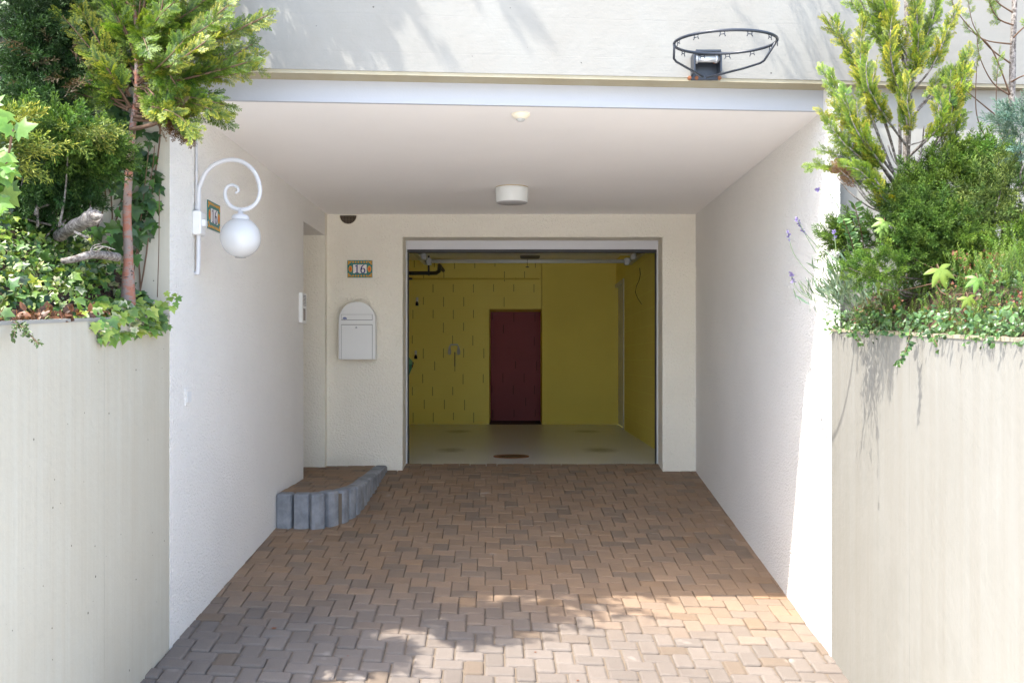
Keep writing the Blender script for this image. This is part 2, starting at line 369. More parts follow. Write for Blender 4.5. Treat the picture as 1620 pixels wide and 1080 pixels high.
mb = MB(); slab(mb, 1.70, 6, .045, .25, -2.0, 1.444); part(mb, 'facade_panel', M['concrete_panel'], label='sunlit wall behind the golden cypress')
mb = MB()
mb.add([V(-1.72, yf(-1.72) + .1055, 1.335), V(1.66, yf(1.66) + .1055, 1.335), V(1.66, 6.3, 1.335), V(-1.72, 6.3, 1.335), V(-1.72, yf(-1.72) + .1055, 1.443), V(1.66, yf(1.66) + .1055, 1.443), V(1.66, 6.3, 1.6), V(-1.72, 6.3, 1.6)],
       [(3, 2, 1, 0), (4, 5, 6, 7), (0, 1, 5, 4), (1, 2, 6, 5), (2, 3, 7, 6), (3, 0, 4, 7)])
part(mb, 'porch_ceiling', M['ceiling'])
mb = MB(); mb.hbox(-1.98, -1.72, 3.402, 5.545, -2.0, 1.6); mb.hbox(-1.98, -1.72, 5.545, 6.17, 1.13, 1.6)
part(mb, 'porch_wall', M['plaster'], label='left porch wall carrying the globe lamp')
mb = MB(); mb.hbox(1.65, 1.698, 3.567, 3.9, -2.0, 1.444); mb.hbox(1.65, 1.95, 3.9, 6.24, -2.0, 1.6)
part(mb, 'porch_wall', M['plaster'], label='right porch wall crossed by the shadow edge')
mb = MB(); mb.hbox(-3.0, -1.72, 6.17, 6.44, -2.0, 1.6); mb.hbox(-3.0, -2.8, 5.3, 6.17, -2.0, 1.6); mb.hbox(-2.8, -1.98, 5.2, 5.545, -2.0, 1.6); mb.hbox(-2.8, -1.98, 5.545, 6.17, 1.13, 1.6)
part(mb, 'entrance_alcove', M['plaster_in'])
OX0, OX1, OT = -1.029, 1.347, 1.127
mb = MB(); mb.hbox(-1.72, OX0, 6.24, 6.43, -1.6, 1.6); mb.hbox(OX1, 1.95, 6.24, 6.43, -1.6, 1.6); mb.hbox(OX0, OX1, 6.24, 6.43, OT, 1.6)
part(mb, 'front_wall', M['plaster_in'])
mb = MB(); mb.hbox(-6, 6, 3.95, 11.7, 1.6, 1.75); part(mb, 'roof_slab', M['concrete_shade'])
BY = 10.65
mb = MB(); mb.hbox(-2.2, -.404, BY, BY + .75, -1.1, 1.6); mb.hbox(-.404, .41, BY, BY + .75, .80, 1.6)
part(mb, 'garage_back_wall', M['yellow_block'])
mb = MB(); mb.hbox(.419, 1.8, BY - .012, BY + .75, -1.1, 1.6); part(mb, 'garage_back_panel', M['yellow_plain'])
mb = MB(); mb.hbox(-.5, .5, BY + .62, BY + .80, -1.1, 1.6); part(mb, 'niche_wall', M['maroon_block'])
mb = MB(); mb.hbox(-.404, .41, BY - .002, BY + .62, -.996, -.99); part(mb, 'niche_floor', M['black'])
mb = MB(); mb.hbox(-2.2, -2.0, 6.43, BY, -1.1, 1.6); part(mb, 'garage_side_wall', M['yellow_side'])
mb = MB(); mb.hbox(1.57, 1.8, 6.43, 9.88, -1.1, 1.6); mb.hbox(1.57, 1.8, 9.88, BY - .012, 1.13, 1.6)
part(mb, 'garage_side_wall', M['yellow_side'])
mb = MB(); mb.hbox(-2.0, 1.57, 6.43, BY, 1.56, 1.6); mb.hbox(-2.0, 1.57, 9.0, 9.16, 1.42, 1.56); part(mb, 'garage_ceiling', M['ceiling'])
mb = MB(); mb.hbox(1.605, 1.65, 9.88, BY - .012, -.99, 1.13)
dr = part(mb, 'door', mat('grey door leaf', (.66, .68, .70), .5))
mb = MB(); mb.hbox(1.556, 1.60, 9.83, 9.882, -.996, 1.18, bev=.003); mb.hbox(1.556, 1.60, 9.882, BY - .013, 1.128, 1.18); mb.build('frame', M['white_paint'], dr)

def wall_bed(x0, x1, d1, hs, he, m, label, cap):
    t = empty('retaining_wall', V((x0 + x1) / 2, d1 - .5, -1.6), label, 'retaining wall')
    mb = MB(); dn = 1.7
    pts = lambda x, z0, z1, z2, z3: [V(x, dn, z0), V(x, d1, z1), V(x, d1, z2), V(x, dn, z3)]
    a, b = pts(x0, -2.0, -2.0, hs, he), pts(x1, -2.0, -2.0, hs, he)
    mb.add(a + b, [(0, 1, 2, 3), (7, 6, 5, 4), (0, 4, 5, 1), (1, 5, 6, 2), (2, 6, 7, 3), (3, 7, 4, 0)])
    mb.build('wall', m, t)
    mb = MB(); e = .004
    a = [V(x0 - e, dn, he), V(x0 - e, d1, hs), V(x0 - e, d1, hs + .014), V(x0 - e, dn, he + .014)]; b = [V(x1 + e, dn, he), V(x1 + e, d1, hs), V(x1 + e, d1, hs + .014), V(x1 + e, dn, he + .014)]
    mb.add(a + b, [(0, 1, 2, 3), (7, 6, 5, 4), (0, 4, 5, 1), (1, 5, 6, 2), (2, 6, 7, 3), (3, 7, 4, 0)])
    mb.build('coping', cap, t)
    ex0, ex1 = (-5.6, x0 - .001) if x0 < 0 else (x1 + .001, 5.6)
    mb = MB(); mb.hbox(ex0, ex1, dn, dn + .12, -2.0, he + .012); mb.build('end_wall', m, t)
hL = lambda d: .212 - .085 * (3.40 - d)
hR = lambda d: .152 - .069 * (3.567 - d)
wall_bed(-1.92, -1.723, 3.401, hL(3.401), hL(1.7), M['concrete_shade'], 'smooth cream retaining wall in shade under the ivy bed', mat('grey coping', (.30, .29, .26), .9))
wall_bed(1.653, 1.85, 3.566, hR(3.566), hR(1.7), M['concrete_sun'], 'sunlit pale retaining wall under the planting with leaf shadows', M['drip'])

def smooth(a, b, x): t = min(1, max(0, (x - a) / (b - a))); return t * t * (3 - 2 * t)
def moundL(x, d):
    e = -1.76 - x; k = smooth(1.72, 2.15, d); h = hL(d) + .012 + k * .19 * smooth(0.0, .16, e) * (.55 + .45 * smooth(2.3, 3.0, d)) + k * .24 * smooth(.1, .42, e)
    return h + .02 * math.sin(9 * x + 3) * math.sin(7 * d)
def moundR(x, d):
    e = x - 1.70; k = smooth(1.72, 2.15, d); return hR(d) + .012 + k * .24 * smooth(-.02, .16, e) + k * .18 * smooth(.2, .9, e) + .02 * math.sin(8 * x) * math.sin(9 * d)
def soil(fn, xs, ds):
    mb = MB(); n = len(xs)
    for d in ds:
        for x in xs: mb.v.append(tuple(V(x, d, fn(x, d) - .055))); mb.c.append((1, 1, 1))
    for i in range(len(ds) - 1):
        for j in range(n - 1): mb.f.append((i * n + j, i * n + j + 1, i * n + n + j + 1, i * n + n + j)); mb.m.append(0); mb.sm.append(True)
    mb.build('soil', M['soil'], kind='structure')
soil(moundL, [-5.5, -4, -3, -2.6, -2.4, -2.3, -2.2, -2.1, -2.0, -1.95, -1.9, -1.85, -1.80, -1.76, -1.735], [1.72 + .2 * i for i in range(9)] + [3.395])
soil(moundR, [1.668, 1.70, 1.75, 1.8, 1.85, 1.9, 2.0, 2.1, 2.2, 2.4, 2.6, 3.0, 4, 5.5], [1.72 + .2 * i for i in range(9)] + [3.55, 3.61])

# ------------------------------------------------------------------ paved step with its palisade stones
step = empty('entrance_step', V(-1.45, 5.5, -1.1), 'low paved step beside the left wall edged with upright grey concrete stones', 'step')
path = [(a, b * K) for a, b in [(-1.725, 4.90), (-1.56, 4.895), (-1.43, 4.90), (-1.33, 4.945), (-1.25, 5.03), (-1.20, 5.16), (-1.18, 5.32), (-1.175, 5.6), (-1.17, 6.24)]]
def along(path, s):
    for (a, b) in zip(path, path[1:]):
        L = math.dist(a, b)
        if s <= L or (a, b) == (path[-2], path[-1]): t = min(1, s / L); return (a[0] + (b[0] - a[0]) * t, a[1] + (b[1] - a[1]) * t), ((b[0] - a[0]) / L, (b[1] - a[1]) / L)
        s -= L
total = sum(math.dist(a, b) for a, b in zip(path, path[1:]))
n = 18; rng = random.Random(8)
for i in range(n):
    (x, d), (tx, td) = along(path, (i + .5) * total / n)
    nx, nd = td, -tx                                   # outward
    hw = total / n / 2 - .008; top = -.952 + rng.uniform(-.004, .004); lean = rng.uniform(-.01, .01)
    bot = floor_h(x, d / K) - .06; depth = .105
    prof = [(-hw + .004, 0), (-hw, -.012), (-hw, -depth), (hw, -depth), (hw, -.03), (hw - .008, -.006), (hw * .55, .006), (0, .010), (-hw * .55, .006)]
    mb = MB(); rings = []
    for (h, sh) in ((bot, 0), (top - .018, 0), (top - .006, .005), (top, .016)):
        for (a, o_) in prof:
            a2 = a * (1 - sh / hw * .8); o2 = o_ - sh if o_ > -.05 else o_ + sh
            mb.v.append((x + tx * a2 + nx * (o2 + lean * (h - bot)), d + td * a2 + nd * (o2 + lean * (h - bot)), h + EZ)); mb.c.append((1, 1, 1))
    k = len(prof)
    for r in range(3):
        for a in range(k): a2 = (a + 1) % k; mb.f.append((r * k + a, r * k + a2, r * k + k + a2, r * k + k + a)); mb.m.append(0); mb.sm.append(False)
    mb.f.append(tuple(range(3 * k, 4 * k))); mb.m.append(0); mb.sm.append(False)
    mb.build('palisade_stone', M['palisade'], step)
mb = MB(); pavers(mb, -1.72, -1.27, 4.97 * K, 6.238 * K, lambda x, d: -.962, rng, ox=.05, worn=False)
mb.v = [(min(x, -1.27 - max(0, 5.18 * K - y) * .6), y, z) for x, y, z in mb.v]
pv = mb.build('step_paving', M['paver'], step)
mb = MB(); pavers(mb, -2.79, -1.72, 5.55 * K, 6.168 * K, lambda x, d: -.962, rng, ox=.02, worn=False); mb.build('step_paving', M['paver'], step)
mb = MB(); mb.hbox(-1.72, -1.27, 5.0, 6.238, -1.4, -.974); mb.hbox(-2.79, -1.72, 5.55, 6.168, -1.4, -.974); mb.build('bedding', M['joint'], step)

# ------------------------------------------------------------------ open sectional garage door
gd = empty('garage_door', V(.16, 6.5, -.99), 'white sectional garage door rolled up under the garage ceiling on steel tracks', 'garage door')
FD = 6.432
mb = MB(); mb.hbox(OX0 - .04, OX1 + .04, FD, FD + .05, 1.046, OT + .06); mb.build('lintel_panel', M['white_paint'], gd)
mb = MB(); mb.hbox(OX0 - .02, OX1 + .02, FD + .004, FD + .06, 1.018, 1.045); mb.build('rubber_seal', M['black'], gd)
for (a, b, c, e) in ((OX0 - .05, OX0 + .012, OX0 + .012, OX0 + .020), (OX1 - .012, OX1 + .05, OX1 - .020, OX1 - .012)):
    mb = MB(); mb.hbox(a, b, FD, FD + .05, -.996, 1.046); f = mb.build('side_frame', M['white_paint'], gd)
    mb = MB(); mb.hbox(c, e, FD + .02, FD + .06, -.996, 1.018); mb.build('side_seal', M['black'], f)
mb = MB()
for i in range(6): mb.hbox(-1.0, 1.33, 6.62 + i * .205, 6.62 + i * .205 + .198, 1.20 + (i % 2) * .004, 1.24)
mb.build('door_leaf', M['white_paint'], gd)
for s in (-1.13, 1.44):
    mb = MB(); q = 1 if s < 0 else -1
    mb.hbox(min(s, s + q * .05), max(s, s + q * .05), 6.5, 8.45, 1.245, 1.25); mb.hbox(min(s, s + q * .004), max(s, s + q * .004), 6.5, 8.45, 1.185, 1.25); mb.hbox(min(s, s + q * .05), max(s, s + q * .05), 6.5, 8.45, 1.18, 1.186)
    tr = mb.build('track', M['zinc'], gd)
    for d in (6.75, 7.3, 7.9, 8.35):
        mb = MB(); mb.hbox(s + q * .05 - .004, s + q * .05 + .05 * q if q > 0 else s + q * .05, d, d + .06, 1.17, 1.25) if q > 0 else mb.hbox(s - .10, s - .046, d, d + .06, 1.17, 1.25)
        mb.tube([V(s, d + .03, 1.215), V(s + q * .10, d + .03, 1.215)], .008); mb.lathe([(.02, 0), (.02, .02)], V(s + q * .02, d + .03, 1.215), (1, 0, 0), 12)
        mb.build('roller_bracket', M['zinc'], tr)
    mb = MB()
    for d in (7.2, 8.4): mb.hbox(s - .012, s + .012, d, d + .03, 1.25, 1.56)
    mb.build('hanger', M['zinc'], tr)
mb = MB(); mb.tube([V(-1.09, 8.42, 1.222), V(1.40, 8.42, 1.222)], .024, 12); mb.hbox(-1.13, -1.05, 8.39, 8.45, 1.19, 1.26); mb.hbox(1.36, 1.44, 8.39, 8.45, 1.19, 1.26); mb.build('spreader_bar', M['alu'], gd)
mb = MB(); mb.hbox(.06, .30, 8.0, 8.35, 1.24, 1.30, bev=.012); mb.tube([V(.16, 8.2, 1.30), V(.16, 8.2, 1.56)], .012); mb.tube([V(.22, 8.2, 1.30), V(.22, 8.2, 1.56)], .012)
op = mb.build('opener_motor', M['dark_grey'], gd)
mb = MB(); mb.hbox(.165, .195, 6.6, 8.0, 1.262, 1.29); mb.build('opener_rail', M['zinc'], op)
mb = MB(); mb.tube([V(.15, 8.38, 1.24), V(.15, 8.40, 1.15)], .003, 6); mb.tube([V(.13, 8.40, 1.148), V(.17, 8.40, 1.148)], .006, 6); mb.build('release_cord', M['black'], op)

# pipes, taps and small fittings in the garage
t = MB(); t.tube([V(-1.98, 9.4, 1.20), V(-1.15, 9.4, 1.20), V(-1.09, 9.42, 1.205), V(-1.06, 9.5, 1.24), V(-1.1, 9.9, 1.38), V(-1.12, 10.64, 1.40)], .026, 12)
for x in (-1.9, -1.5, -1.2): t.hbox(x, x + .02, 9.37, 9.43, 1.17, 1.56)
t.build('drain_pipe', M['black'], loc=V(-1.5, 9.4, 1.2), label='black drain pipe bending under the garage ceiling at upper left', cat='pipe')
t = MB(); yel_pipe = mat('yellow painted pipe', (.72, .58, .09), .5)
t.tube([V(-1.60, BY - .02, 1.27), V(.36, BY - .02, 1.27), V(.375, BY, 1.265)], .013, 10)
for x in (-1.2, -.6, 0): t.hbox(x, x + .02, BY - .036, BY, 1.252, 1.288)
cp = t.build('wall_pipe', yel_pipe, loc=V(-.6, BY, 1.27), label='thin yellow painted pipe running along the top of the back wall', cat='pipe')
t = MB(); t.tube([V(-1.99, BY - .02, 1.27), V(-1.66, BY - .02, 1.27), V(-1.60, BY - .02, 1.27)], [.02, .02, .014], 10); t.build('end_fitting', M['dark_grey'], cp)
tap = empty('wall_tap', V(-.945, BY, .16), 'brass water tap pair joined by an arched pipe on yellow wall', 'tap')
t = MB(); t.tube([V(-1.02, BY - .04, .13), V(-1.02, BY - .04, .21), V(-1.0, BY - .04, .245), V(-.90, BY - .04, .245), V(-.88, BY - .04, .21), V(-.88, BY - .04, .13)], .012, 8); t.build('pipe', M['zinc'], tap)
for x in (-1.02, -.88):
    t = MB(); t.lathe([(.014, 0), (.026, .015), (.026, .07), (.018, .08), (.018, .105)], V(x, BY - .04, .09), (0, 0, 1), 12); t.tube([V(x, BY - .04, .15), V(x, BY, .15)], .012, 8); t.tube([V(x - .02, BY - .055, .19), V(x + .02, BY - .055, .19)], .006, 6); t.build('valve', M['zinc'], tap)
t = MB(); t.tube([V(-.94, BY - .012, .13), V(-.94, BY - .012, -.09)], .008, 6); t.build('drop_pipe', M['dark_grey'], tap)
for (px, py, lab) in ((660, 478, 'white and black hook fixed high on the yellow back wall'), (658, 562, 'white and black hook beside the green lantern on yellow wall')):
    c = P(px, py, BY); h = empty('wall_hook', c, lab, 'hook', 'hooks on the yellow garage wall')
    t = MB(); t.box(c.x - .016, c.x + .016, BY * K - .03, BY * K, c.z - .01, c.z + .075, bev=.004); t.build('plate', M['white_metal'], h)
    t = MB(); t.tube([(c.x, c.y - .03, c.z - .0), (c.x, c.y - .05, c.z - .03), (c.x, c.y - .07, c.z - .04), (c.x, c.y - .085, c.z - .015)], .017, 8); t.box(c.x - .022, c.x + .022, c.y - .04, c.y, c.z - .055, c.z - .012); t.build('hook', M['black'], h)
# green lantern on the left side wall
c = P(640, 576, 8.6); lan = empty('wall_lantern', c, 'green metal lantern peeking past the left garage door frame', 'lantern')
grn = mat('verdigris', (.05, .22, .16), .5)
t = MB(); t.lathe([(.03, -.20), (.06, -.14), (.11, -.03), (.12, .0)], c, (0, 0, 1), 6, smooth=False); t.build('body', grn, lan)
t = MB(); t.lathe([(.125, .0), (.105, .04), (.05, .10), (.01, .13)], c, (0, 0, 1), 6, smooth=False); t.build('cap', mat('pale green glass', (.16, .36, .22), .3), lan)
t = MB(); t.tube([c + Vector((-.42, 0, .28)), c + Vector((-.1, 0, .29)), c + Vector((0, 0, .24)), c + Vector((0, 0, .12))], .012, 8); t.prism([(-.02, .0), (.05, .03), (.02, -.06)], c + Vector((0, 0, .31)), (1, 0, 0), (0, 0, 1), (0, 1, 0), -.01, .01); t.build('bracket', M['dark_grey'], lan)
t = MB(); t.tube([c + Vector((.08, -.02, .0)), c + Vector((.11, -.03, .02)), c + Vector((.10, -.03, -.03)), c + Vector((.06, -.03, -.02))], .012, 8); t.build('scroll', M['rust'], lan)
# loose cable on the right wall
t = MB(); pts = [(1012, 424), (1013, 434), (1011, 444), (1007, 452), (1005, 462), (1009, 472), (1015, 481)]
t.tube([V(1.565 - .0, 1080 * 1.565 / (x - CX), (CY - y) / (x - CX) * 1.565) for x, y in pts], .004, 6)
t.build('cable', M['black'], loc=V(1.56, 8.5, .9), label='thin black cable dangling on the yellow right garage wall', cat='cable')
c = P(809, 722, 7.08)
dc = empty('drain_cover', V(-.04, 7.08, -.996), 'round rusty drain cover set in the grey garage floor', 'drain cover')
m = mat('rusty iron', (.2, .09, .03), .8); g = G(m); g.color(g.mix(g.ramp(g.noise(55, 4, .7), .45, .6), (.02, .012, .008), (.36, .19, .07))); g.bump(g.noise(60, 3), .8, .006)
t = MB(); t.lathe([(.155, 0), (.155, .004), (.0, .005)], V(-.04, 7.08, -.996), n=32, smooth=False); t.build('grate', m, dc)
t = MB(); ring = [(.158, 0), (.158, .007), (.185, .007), (.187, 0)]; t.lathe(ring, V(-.04, 7.08, -.996), n=32); t.f = [f for f in t.f if len(f) == 4]; t.m = t.m[:len(t.f)]; t.sm = t.sm[:len(t.f)]; t.build('rim', M['rust'], dc)

# ------------------------------------------------------------------ ceiling fittings of the porch
c = V(-.025, 5.27, 1.335)
cl = empty('ceiling_lamp', c, 'white drum ceiling lamp with grey underside in the middle of the porch', 'ceiling lamp')
t = MB(); t.lathe([(.126, -.0), (.126, -.007)], c, n=40); t.build('base_plate', mat('brass trim', (.45, .36, .2), .4), cl)
t = MB(); t.lathe([(.126, -.007), (.128, -.012), (.1235, -.112), (.121, -.118)], c, n=48); t.build('drum', mat('satin pale grey', (.72, .74, .72), .4), cl)
t = MB(); t.lathe([(.119, -.1185), (.112, -.123), (.0, -.126)], c, n=40); t.build('diffuser', mat('grey diffuser', (.42, .41, .41), .6), cl)
c = V(.03, 3.70, 1.335)
det = empty('motion_sensor', c, 'small ivory domed motion sensor at the front edge of the porch ceiling', 'sensor')
t = MB(); t.lathe([(.050, 0), (.050, -.008), (.040, -.020), (.026, -.028)], c, n=32); t.build('housing', M['ivory'], det)
t = MB(); t.lathe([(.026, -.020), (.024, -.032), (.016, -.041), (.0, -.045)], c, n=24); t.build('lens', M['grey_lens'], det)
c = V(-1.525, 6.24, 1.322)
vt = empty('vent', c, 'half round dark vent grille at the ceiling above the house number', 'vent')
t = MB(); t.prism([(.078 * math.cos(a), .078 * math.sin(a)) for a in [math.pi + math.pi * i / 14 for i in range(15)]], c, (1, 0, 0), (0, 0, 1), (0, -1, 0), 0, .006); t.build('backing', mat('vent dark', (.03, .025, .02), .8), vt)
t = MB()
for i in range(-5, 6):
    x = i * .0135; r = math.sqrt(.076 ** 2 - x * x); t.box(c.x + x - .0012, c.x + x + .0012, c.y - .011, c.y - .006, c.z - r, c.z)
for i in range(1, 6):
    z = -i * .0135; r = math.sqrt(.076 ** 2 - z * z); t.box(c.x - r, c.x + r, c.y - .0135, c.y - .0112, c.z + z - .0012, c.z + z + .0012)
t.build('grille', mat('bronze wire', (.16, .11, .06), .5), vt)
t = MB(); t.ribbon([(.08 * math.cos(a), .08 * math.sin(a)) for a in [math.pi + math.pi * i / 20 for i in range(21)]], [.008] * 21, c, (1, 0, 0), (0, 0, 1), (0, -1, 0), 0, .008); t.build('rim', M['ivory'], vt)

# ------------------------------------------------------------------ mailbox
mx, mh0, mh1, mw, md = -1.424, .010, .528, .165, 6.24
mbx = empty('mailbox', V(mx, md, mh0), 'white wall mailbox with arched top hung under the house number tile', 'mailbox')
O = V(mx, md, mh0); Hs = mh1 - mh0 - mw
arch = [(-mw, 0), (mw, 0)] + [(mw * math.cos(a), Hs + mw * math.sin(a)) for a in [math.pi * i / 24 for i in range(25)]]
inner = [(x * .985, .004 + y * .988) for x, y in arch]
t = MB(); t.prism(arch, O, (1, 0, 0), (0, 0, 1), (0, -1, 0), .012, .135); t.prism(inner, O, (1, 0, 0), (0, 0, 1), (0, -1, 0), .135, .139); t.build('body', M['white_metal'], mbx)
gapm = mat('seam shadow', (.10, .10, .10), .7)
def rect(t, x0, x1, y0, y1, a, b): t.prism([(x0, y0), (x1, y0), (x1, y1), (x0, y1)], O, (1, 0, 0), (0, 0, 1), (0, -1, 0), a, b)
t = MB(); rect(t, -.140, .140, .002, .314, .1385, .1400); rect(t, -.140, .140, .352, .408, .1385, .1400); t.build('seam', gapm, mbx)
t = MB(); rect(t, -.137, .137, .0, .309, .1405, .1445); dr = t.build('door', M['white_metal'], mbx)
t = MB(); t.lathe([(.011, 0), (.011, .004), (.007, .005), (.0, .005)], O + Vector((-.004, -.1445, .286)), (0, -1, 0), 16); lk = t.build('lock', M['zinc'], dr)
t = MB(); rect(t, -.002, .002, .280, .292, .1497, .1502); t.v = [(x - .004, y, z) for x, y, z in t.v]; t.build('keyhole', M['black'], lk)
t = MB(); rect(t, -.137, .137, .356, .402, .1405, .146); rect(t, -.14, .14, .404, .412, .1402, .154); fl = t.build('flap', M['white_metal'], mbx)
t = MB(); em = mat('blue grey emblem', (.16, .18, .34), .4)
for (dx, dz, r) in ((-.122, .366, .007), (-.113, .372, .009), (-.103, .370, .010), (-.094, .366, .007), (-.108, .362, .006)): t.lathe([(r, 0), (r * .8, .002), (0, .003)], O + Vector((dx, -.146, dz)), (0, -1, 0), 10)
t.build('emblem', em, fl)

# ------------------------------------------------------------------ house number tiles
def digit(t, ch, cx, cy, s, fr, mi):
    if ch == '1':
        t.prism([(cx - .075 * s, cy - .42 * s), (cx + .075 * s, cy - .42 * s), (cx + .075 * s, cy + .5 * s), (cx + .01 * s, cy + .5 * s), (cx - .075 * s, cy + .44 * s)], *fr, mi)
        t.prism([(cx - .24 * s, cy - .5 * s), (cx + .24 * s, cy - .5 * s), (cx + .20 * s, cy - .42 * s), (cx - .20 * s, cy - .42 * s)], *fr, mi)
        t.prism([(cx - .075 * s, cy + .44 * s), (cx - .075 * s, cy + .32 * s), (cx - .24 * s, cy + .27 * s), (cx - .24 * s, cy + .33 * s)], *fr, mi)
    else:
        ring = [(cx + .02 * s + .22 * s * math.cos(a), cy - .20 * s + .27 * s * math.sin(a), s * (.15 if abs(math.cos(a)) > .5 else .09)) for a in [math.radians(15 * i) for i in range(25)]]
        arc = [(cx + .20 * s, cy + .47 * s, .05 * s), (cx + .10 * s, cy + .44 * s, .09 * s), (cx - .02 * s, cy + .36 * s, .12 * s), (cx - .12 * s, cy + .23 * s, .14 * s), (cx - .18 * s, cy + .06 * s, .15 * s), (cx - .205 * s, cy - .14 * s, .15 * s)]
        for q in (ring, arc): t.ribbon([(a, b) for a, b, _ in q], [c for _, _, c in q], *fr, mi)
def number_tile(o, u, n, W, H, digit_h, dx, label, base):
    v = (0, 0, 1); root = empty('house_number_tile', base, label, 'house number', 'number tiles on the porch walls')
    teal = mat('teal glaze', (.035, .17, .15), .2); gold = mat('gold glaze', (.62, .30, .03), .2); ora = mat('orange glaze', (.62, .11, .03), .2); navy = mat('navy glaze', (.02, .025, .16), .2); wh = mat('white glaze', (.72, .70, .68), .2)
    A = (o, u, v, n); R = lambda t, x0, x1, y0, y1, a, b, mi: t.prism([(x0, y0), (x1, y0), (x1, y1), (x0, y1)], *A, a, b, mi)
    t = MB(); t2 = 1
    k = 6
    cw = W / k; R(t, -W / 2, W / 2, -H / 2, H / 2, 0, .006, 0)
    for i in range(1, k): R(t, -W / 2 + i * cw - .0004, -W / 2 + i * cw + .0004, -H / 2, H / 2, .006, .0062, 4)
    pw, ph = W * .27, H * .25
    R(t, -pw, -.0006, -ph, ph, .006, .0075, 3); R(t, .0006, pw, -ph, ph, .006, .0075, 3)
    el = lambda cx_, cy_, rx, ry, mi, a=.0064, b=.0072, rot=0: t.prism([(cx_ + rx * math.cos(q) * math.cos(rot) - ry * math.sin(q) * math.sin(rot), cy_ + rx * math.cos(q) * math.sin(rot) + ry * math.sin(q) * math.cos(rot)) for q in [2 * math.pi * i / 12 for i in range(12)]], *A, a, b, mi)
    for sx in (-1, 1):
        x = sx * (W / 2 - W * .12); el(x, 0, W * .075, H * .19, 1); el(x, 0, W * .045, H * .11, 2, .0072, .0078)
        for sy in (-1, 1):
            for (fx, fy, rx, ry, rt) in ((.43, .40, .07, .045, .6), (.36, .42, .06, .03, -.3), (.455, .30, .03, .06, 0.3)): el(sx * W * fx, sy * H * fy, W * rx, H * ry, 1, rot=sx * sy * rt)
            for fx in (.06, .17, .27): el(sx * W * fx, sy * H * .40, W * .035, H * .055, 1, rot=.6 * sx); el(sx * W * (fx + .045), sy * H * .34, W * .018, H * .03, 0, .0072, .0076)
    tl = t.build('tile', [teal, gold, ora, wh, mat('grout', (.2, .2, .18), .8)], root)
    t = MB(); fr = (*A, .0075, .0082)
    digit(t, '1', -dx, 0, digit_h, fr, 0); t.build('digit_one', navy, root)
    t = MB(); digit(t, '6', dx, 0, digit_h, fr, 0); t.build('digit_six', navy, root)
c = V((569.5 - CX) / 173.1, 6.24, (CY - 425.5) / 173.1)
number_tile(c, (1, 0, 0), (0, -1, 0), .228, .158, .078, .026, 'landscape blue and gold number 16 tile above the white mailbox', c)
c = V(-1.72, 3.888, .8175)
number_tile(c, (0, 1, 0), (1, 0, 0), .224, .158, .078, .026, 'squarish blue and gold number 16 tile behind the globe lamp', c)

# ------------------------------------------------------------------ globe wall lamp
LD = 3.66
def LP(x, y, d=LD): return P(x, y, d)
wl = empty('wall_lamp', LP(305, 350), 'white swan neck wall lamp with spiral end and round white globe', 'wall lamp')
pts = [(311.5, 434), (313, 428), (314, 400), (314, 310), (317, 292), (325, 274), (337, 262), (352, 255), (366, 253), (380, 255), (394, 263), (404, 275), (410, 291), (411, 306), (407, 318), (400, 326), (390, 331), (379, 331.5), (368, 328), (360, 320), (356, 310), (357, 300), (362, 294), (369, 293), (375, 296), (377.5, 301), (376, 304), (371, 305)]
dense = []
for i in range(len(pts) - 1):
    p0, p1, p2, p3 = pts[max(i - 1, 0)], pts[i], pts[i + 1], pts[min(i + 2, len(pts) - 1)]
    for k in range(4):
        q = k / 4; dense.append(tuple(.5 * (2 * p1[j] + (p2[j] - p0[j]) * q + (2 * p0[j] - 5 * p1[j] + 4 * p2[j] - p3[j]) * q * q + (3 * p1[j] - p0[j] - 3 * p2[j] + p3[j]) * q ** 3) for j in (0, 1)))
n = len(dense); rr = [.0118 if i < n * .62 else .0118 - .0062 * (i - n * .62) / (n * .38) for i in range(n)]
t = MB(); t.tube([LP(*p) for p in dense], rr, 12); t.build('arm', M['white_paint'], wl)
c = LP(380.5, 376); r = 31.5 / F * LD
t = MB(); t.lathe([(r * math.sin(a) if i else .03, -r * math.cos(a)) for i, a in enumerate([math.pi * k / 24 for k in range(22)])], c, n=40)
t.build('globe', M['white_shade'], wl)
t = MB(); top = LP(380.5, 331); t.lathe([(.046, r - .014), (.048, r - .004), (.046, r + .006), (.036, r + .016), (.014, r + .022), (.013, top.z - c.z)], c, n=32); t.build('gallery', M['white_paint'], wl)
b = LP(305, 354); t = MB(); LY = LD * K; t.box(-1.722, -1.672, LY - .045, LY + .045, b.z - .062, b.z + .065, bev=.008); t.box(-1.69, -1.655, LY - .02, LY + .02, b.z - .015, b.z + .02, bev=.003); t.build('junction_box', M['white_metal'], wl)
t = MB(); t.box(LP(308, 0).x, LP(319, 0).x, LY - .016, LY + .016, b.z - .018, b.z + .018, bev=.003); t.build('bracket', M['white_paint'], wl)
t = MB(); t.tube([LP(311.5, 433), V(-1.72, LD, (CY - 432) / F * LD)], .010, 8); t.build('wall_foot', M['white_paint'], wl)
t = MB(); t.tube([V(-1.708, LD, b.z - EZ + .06), V(-1.708, LD, b.z - EZ + .10), V(-1.709, LD, 1.335)], [.010, .007, .0065], 8); t.lathe([(.011, 0), (.011, .03)], V(-1.708, LD, b.z - EZ + .07), n=10); t.build('conduit', M['white_paint'], wl)

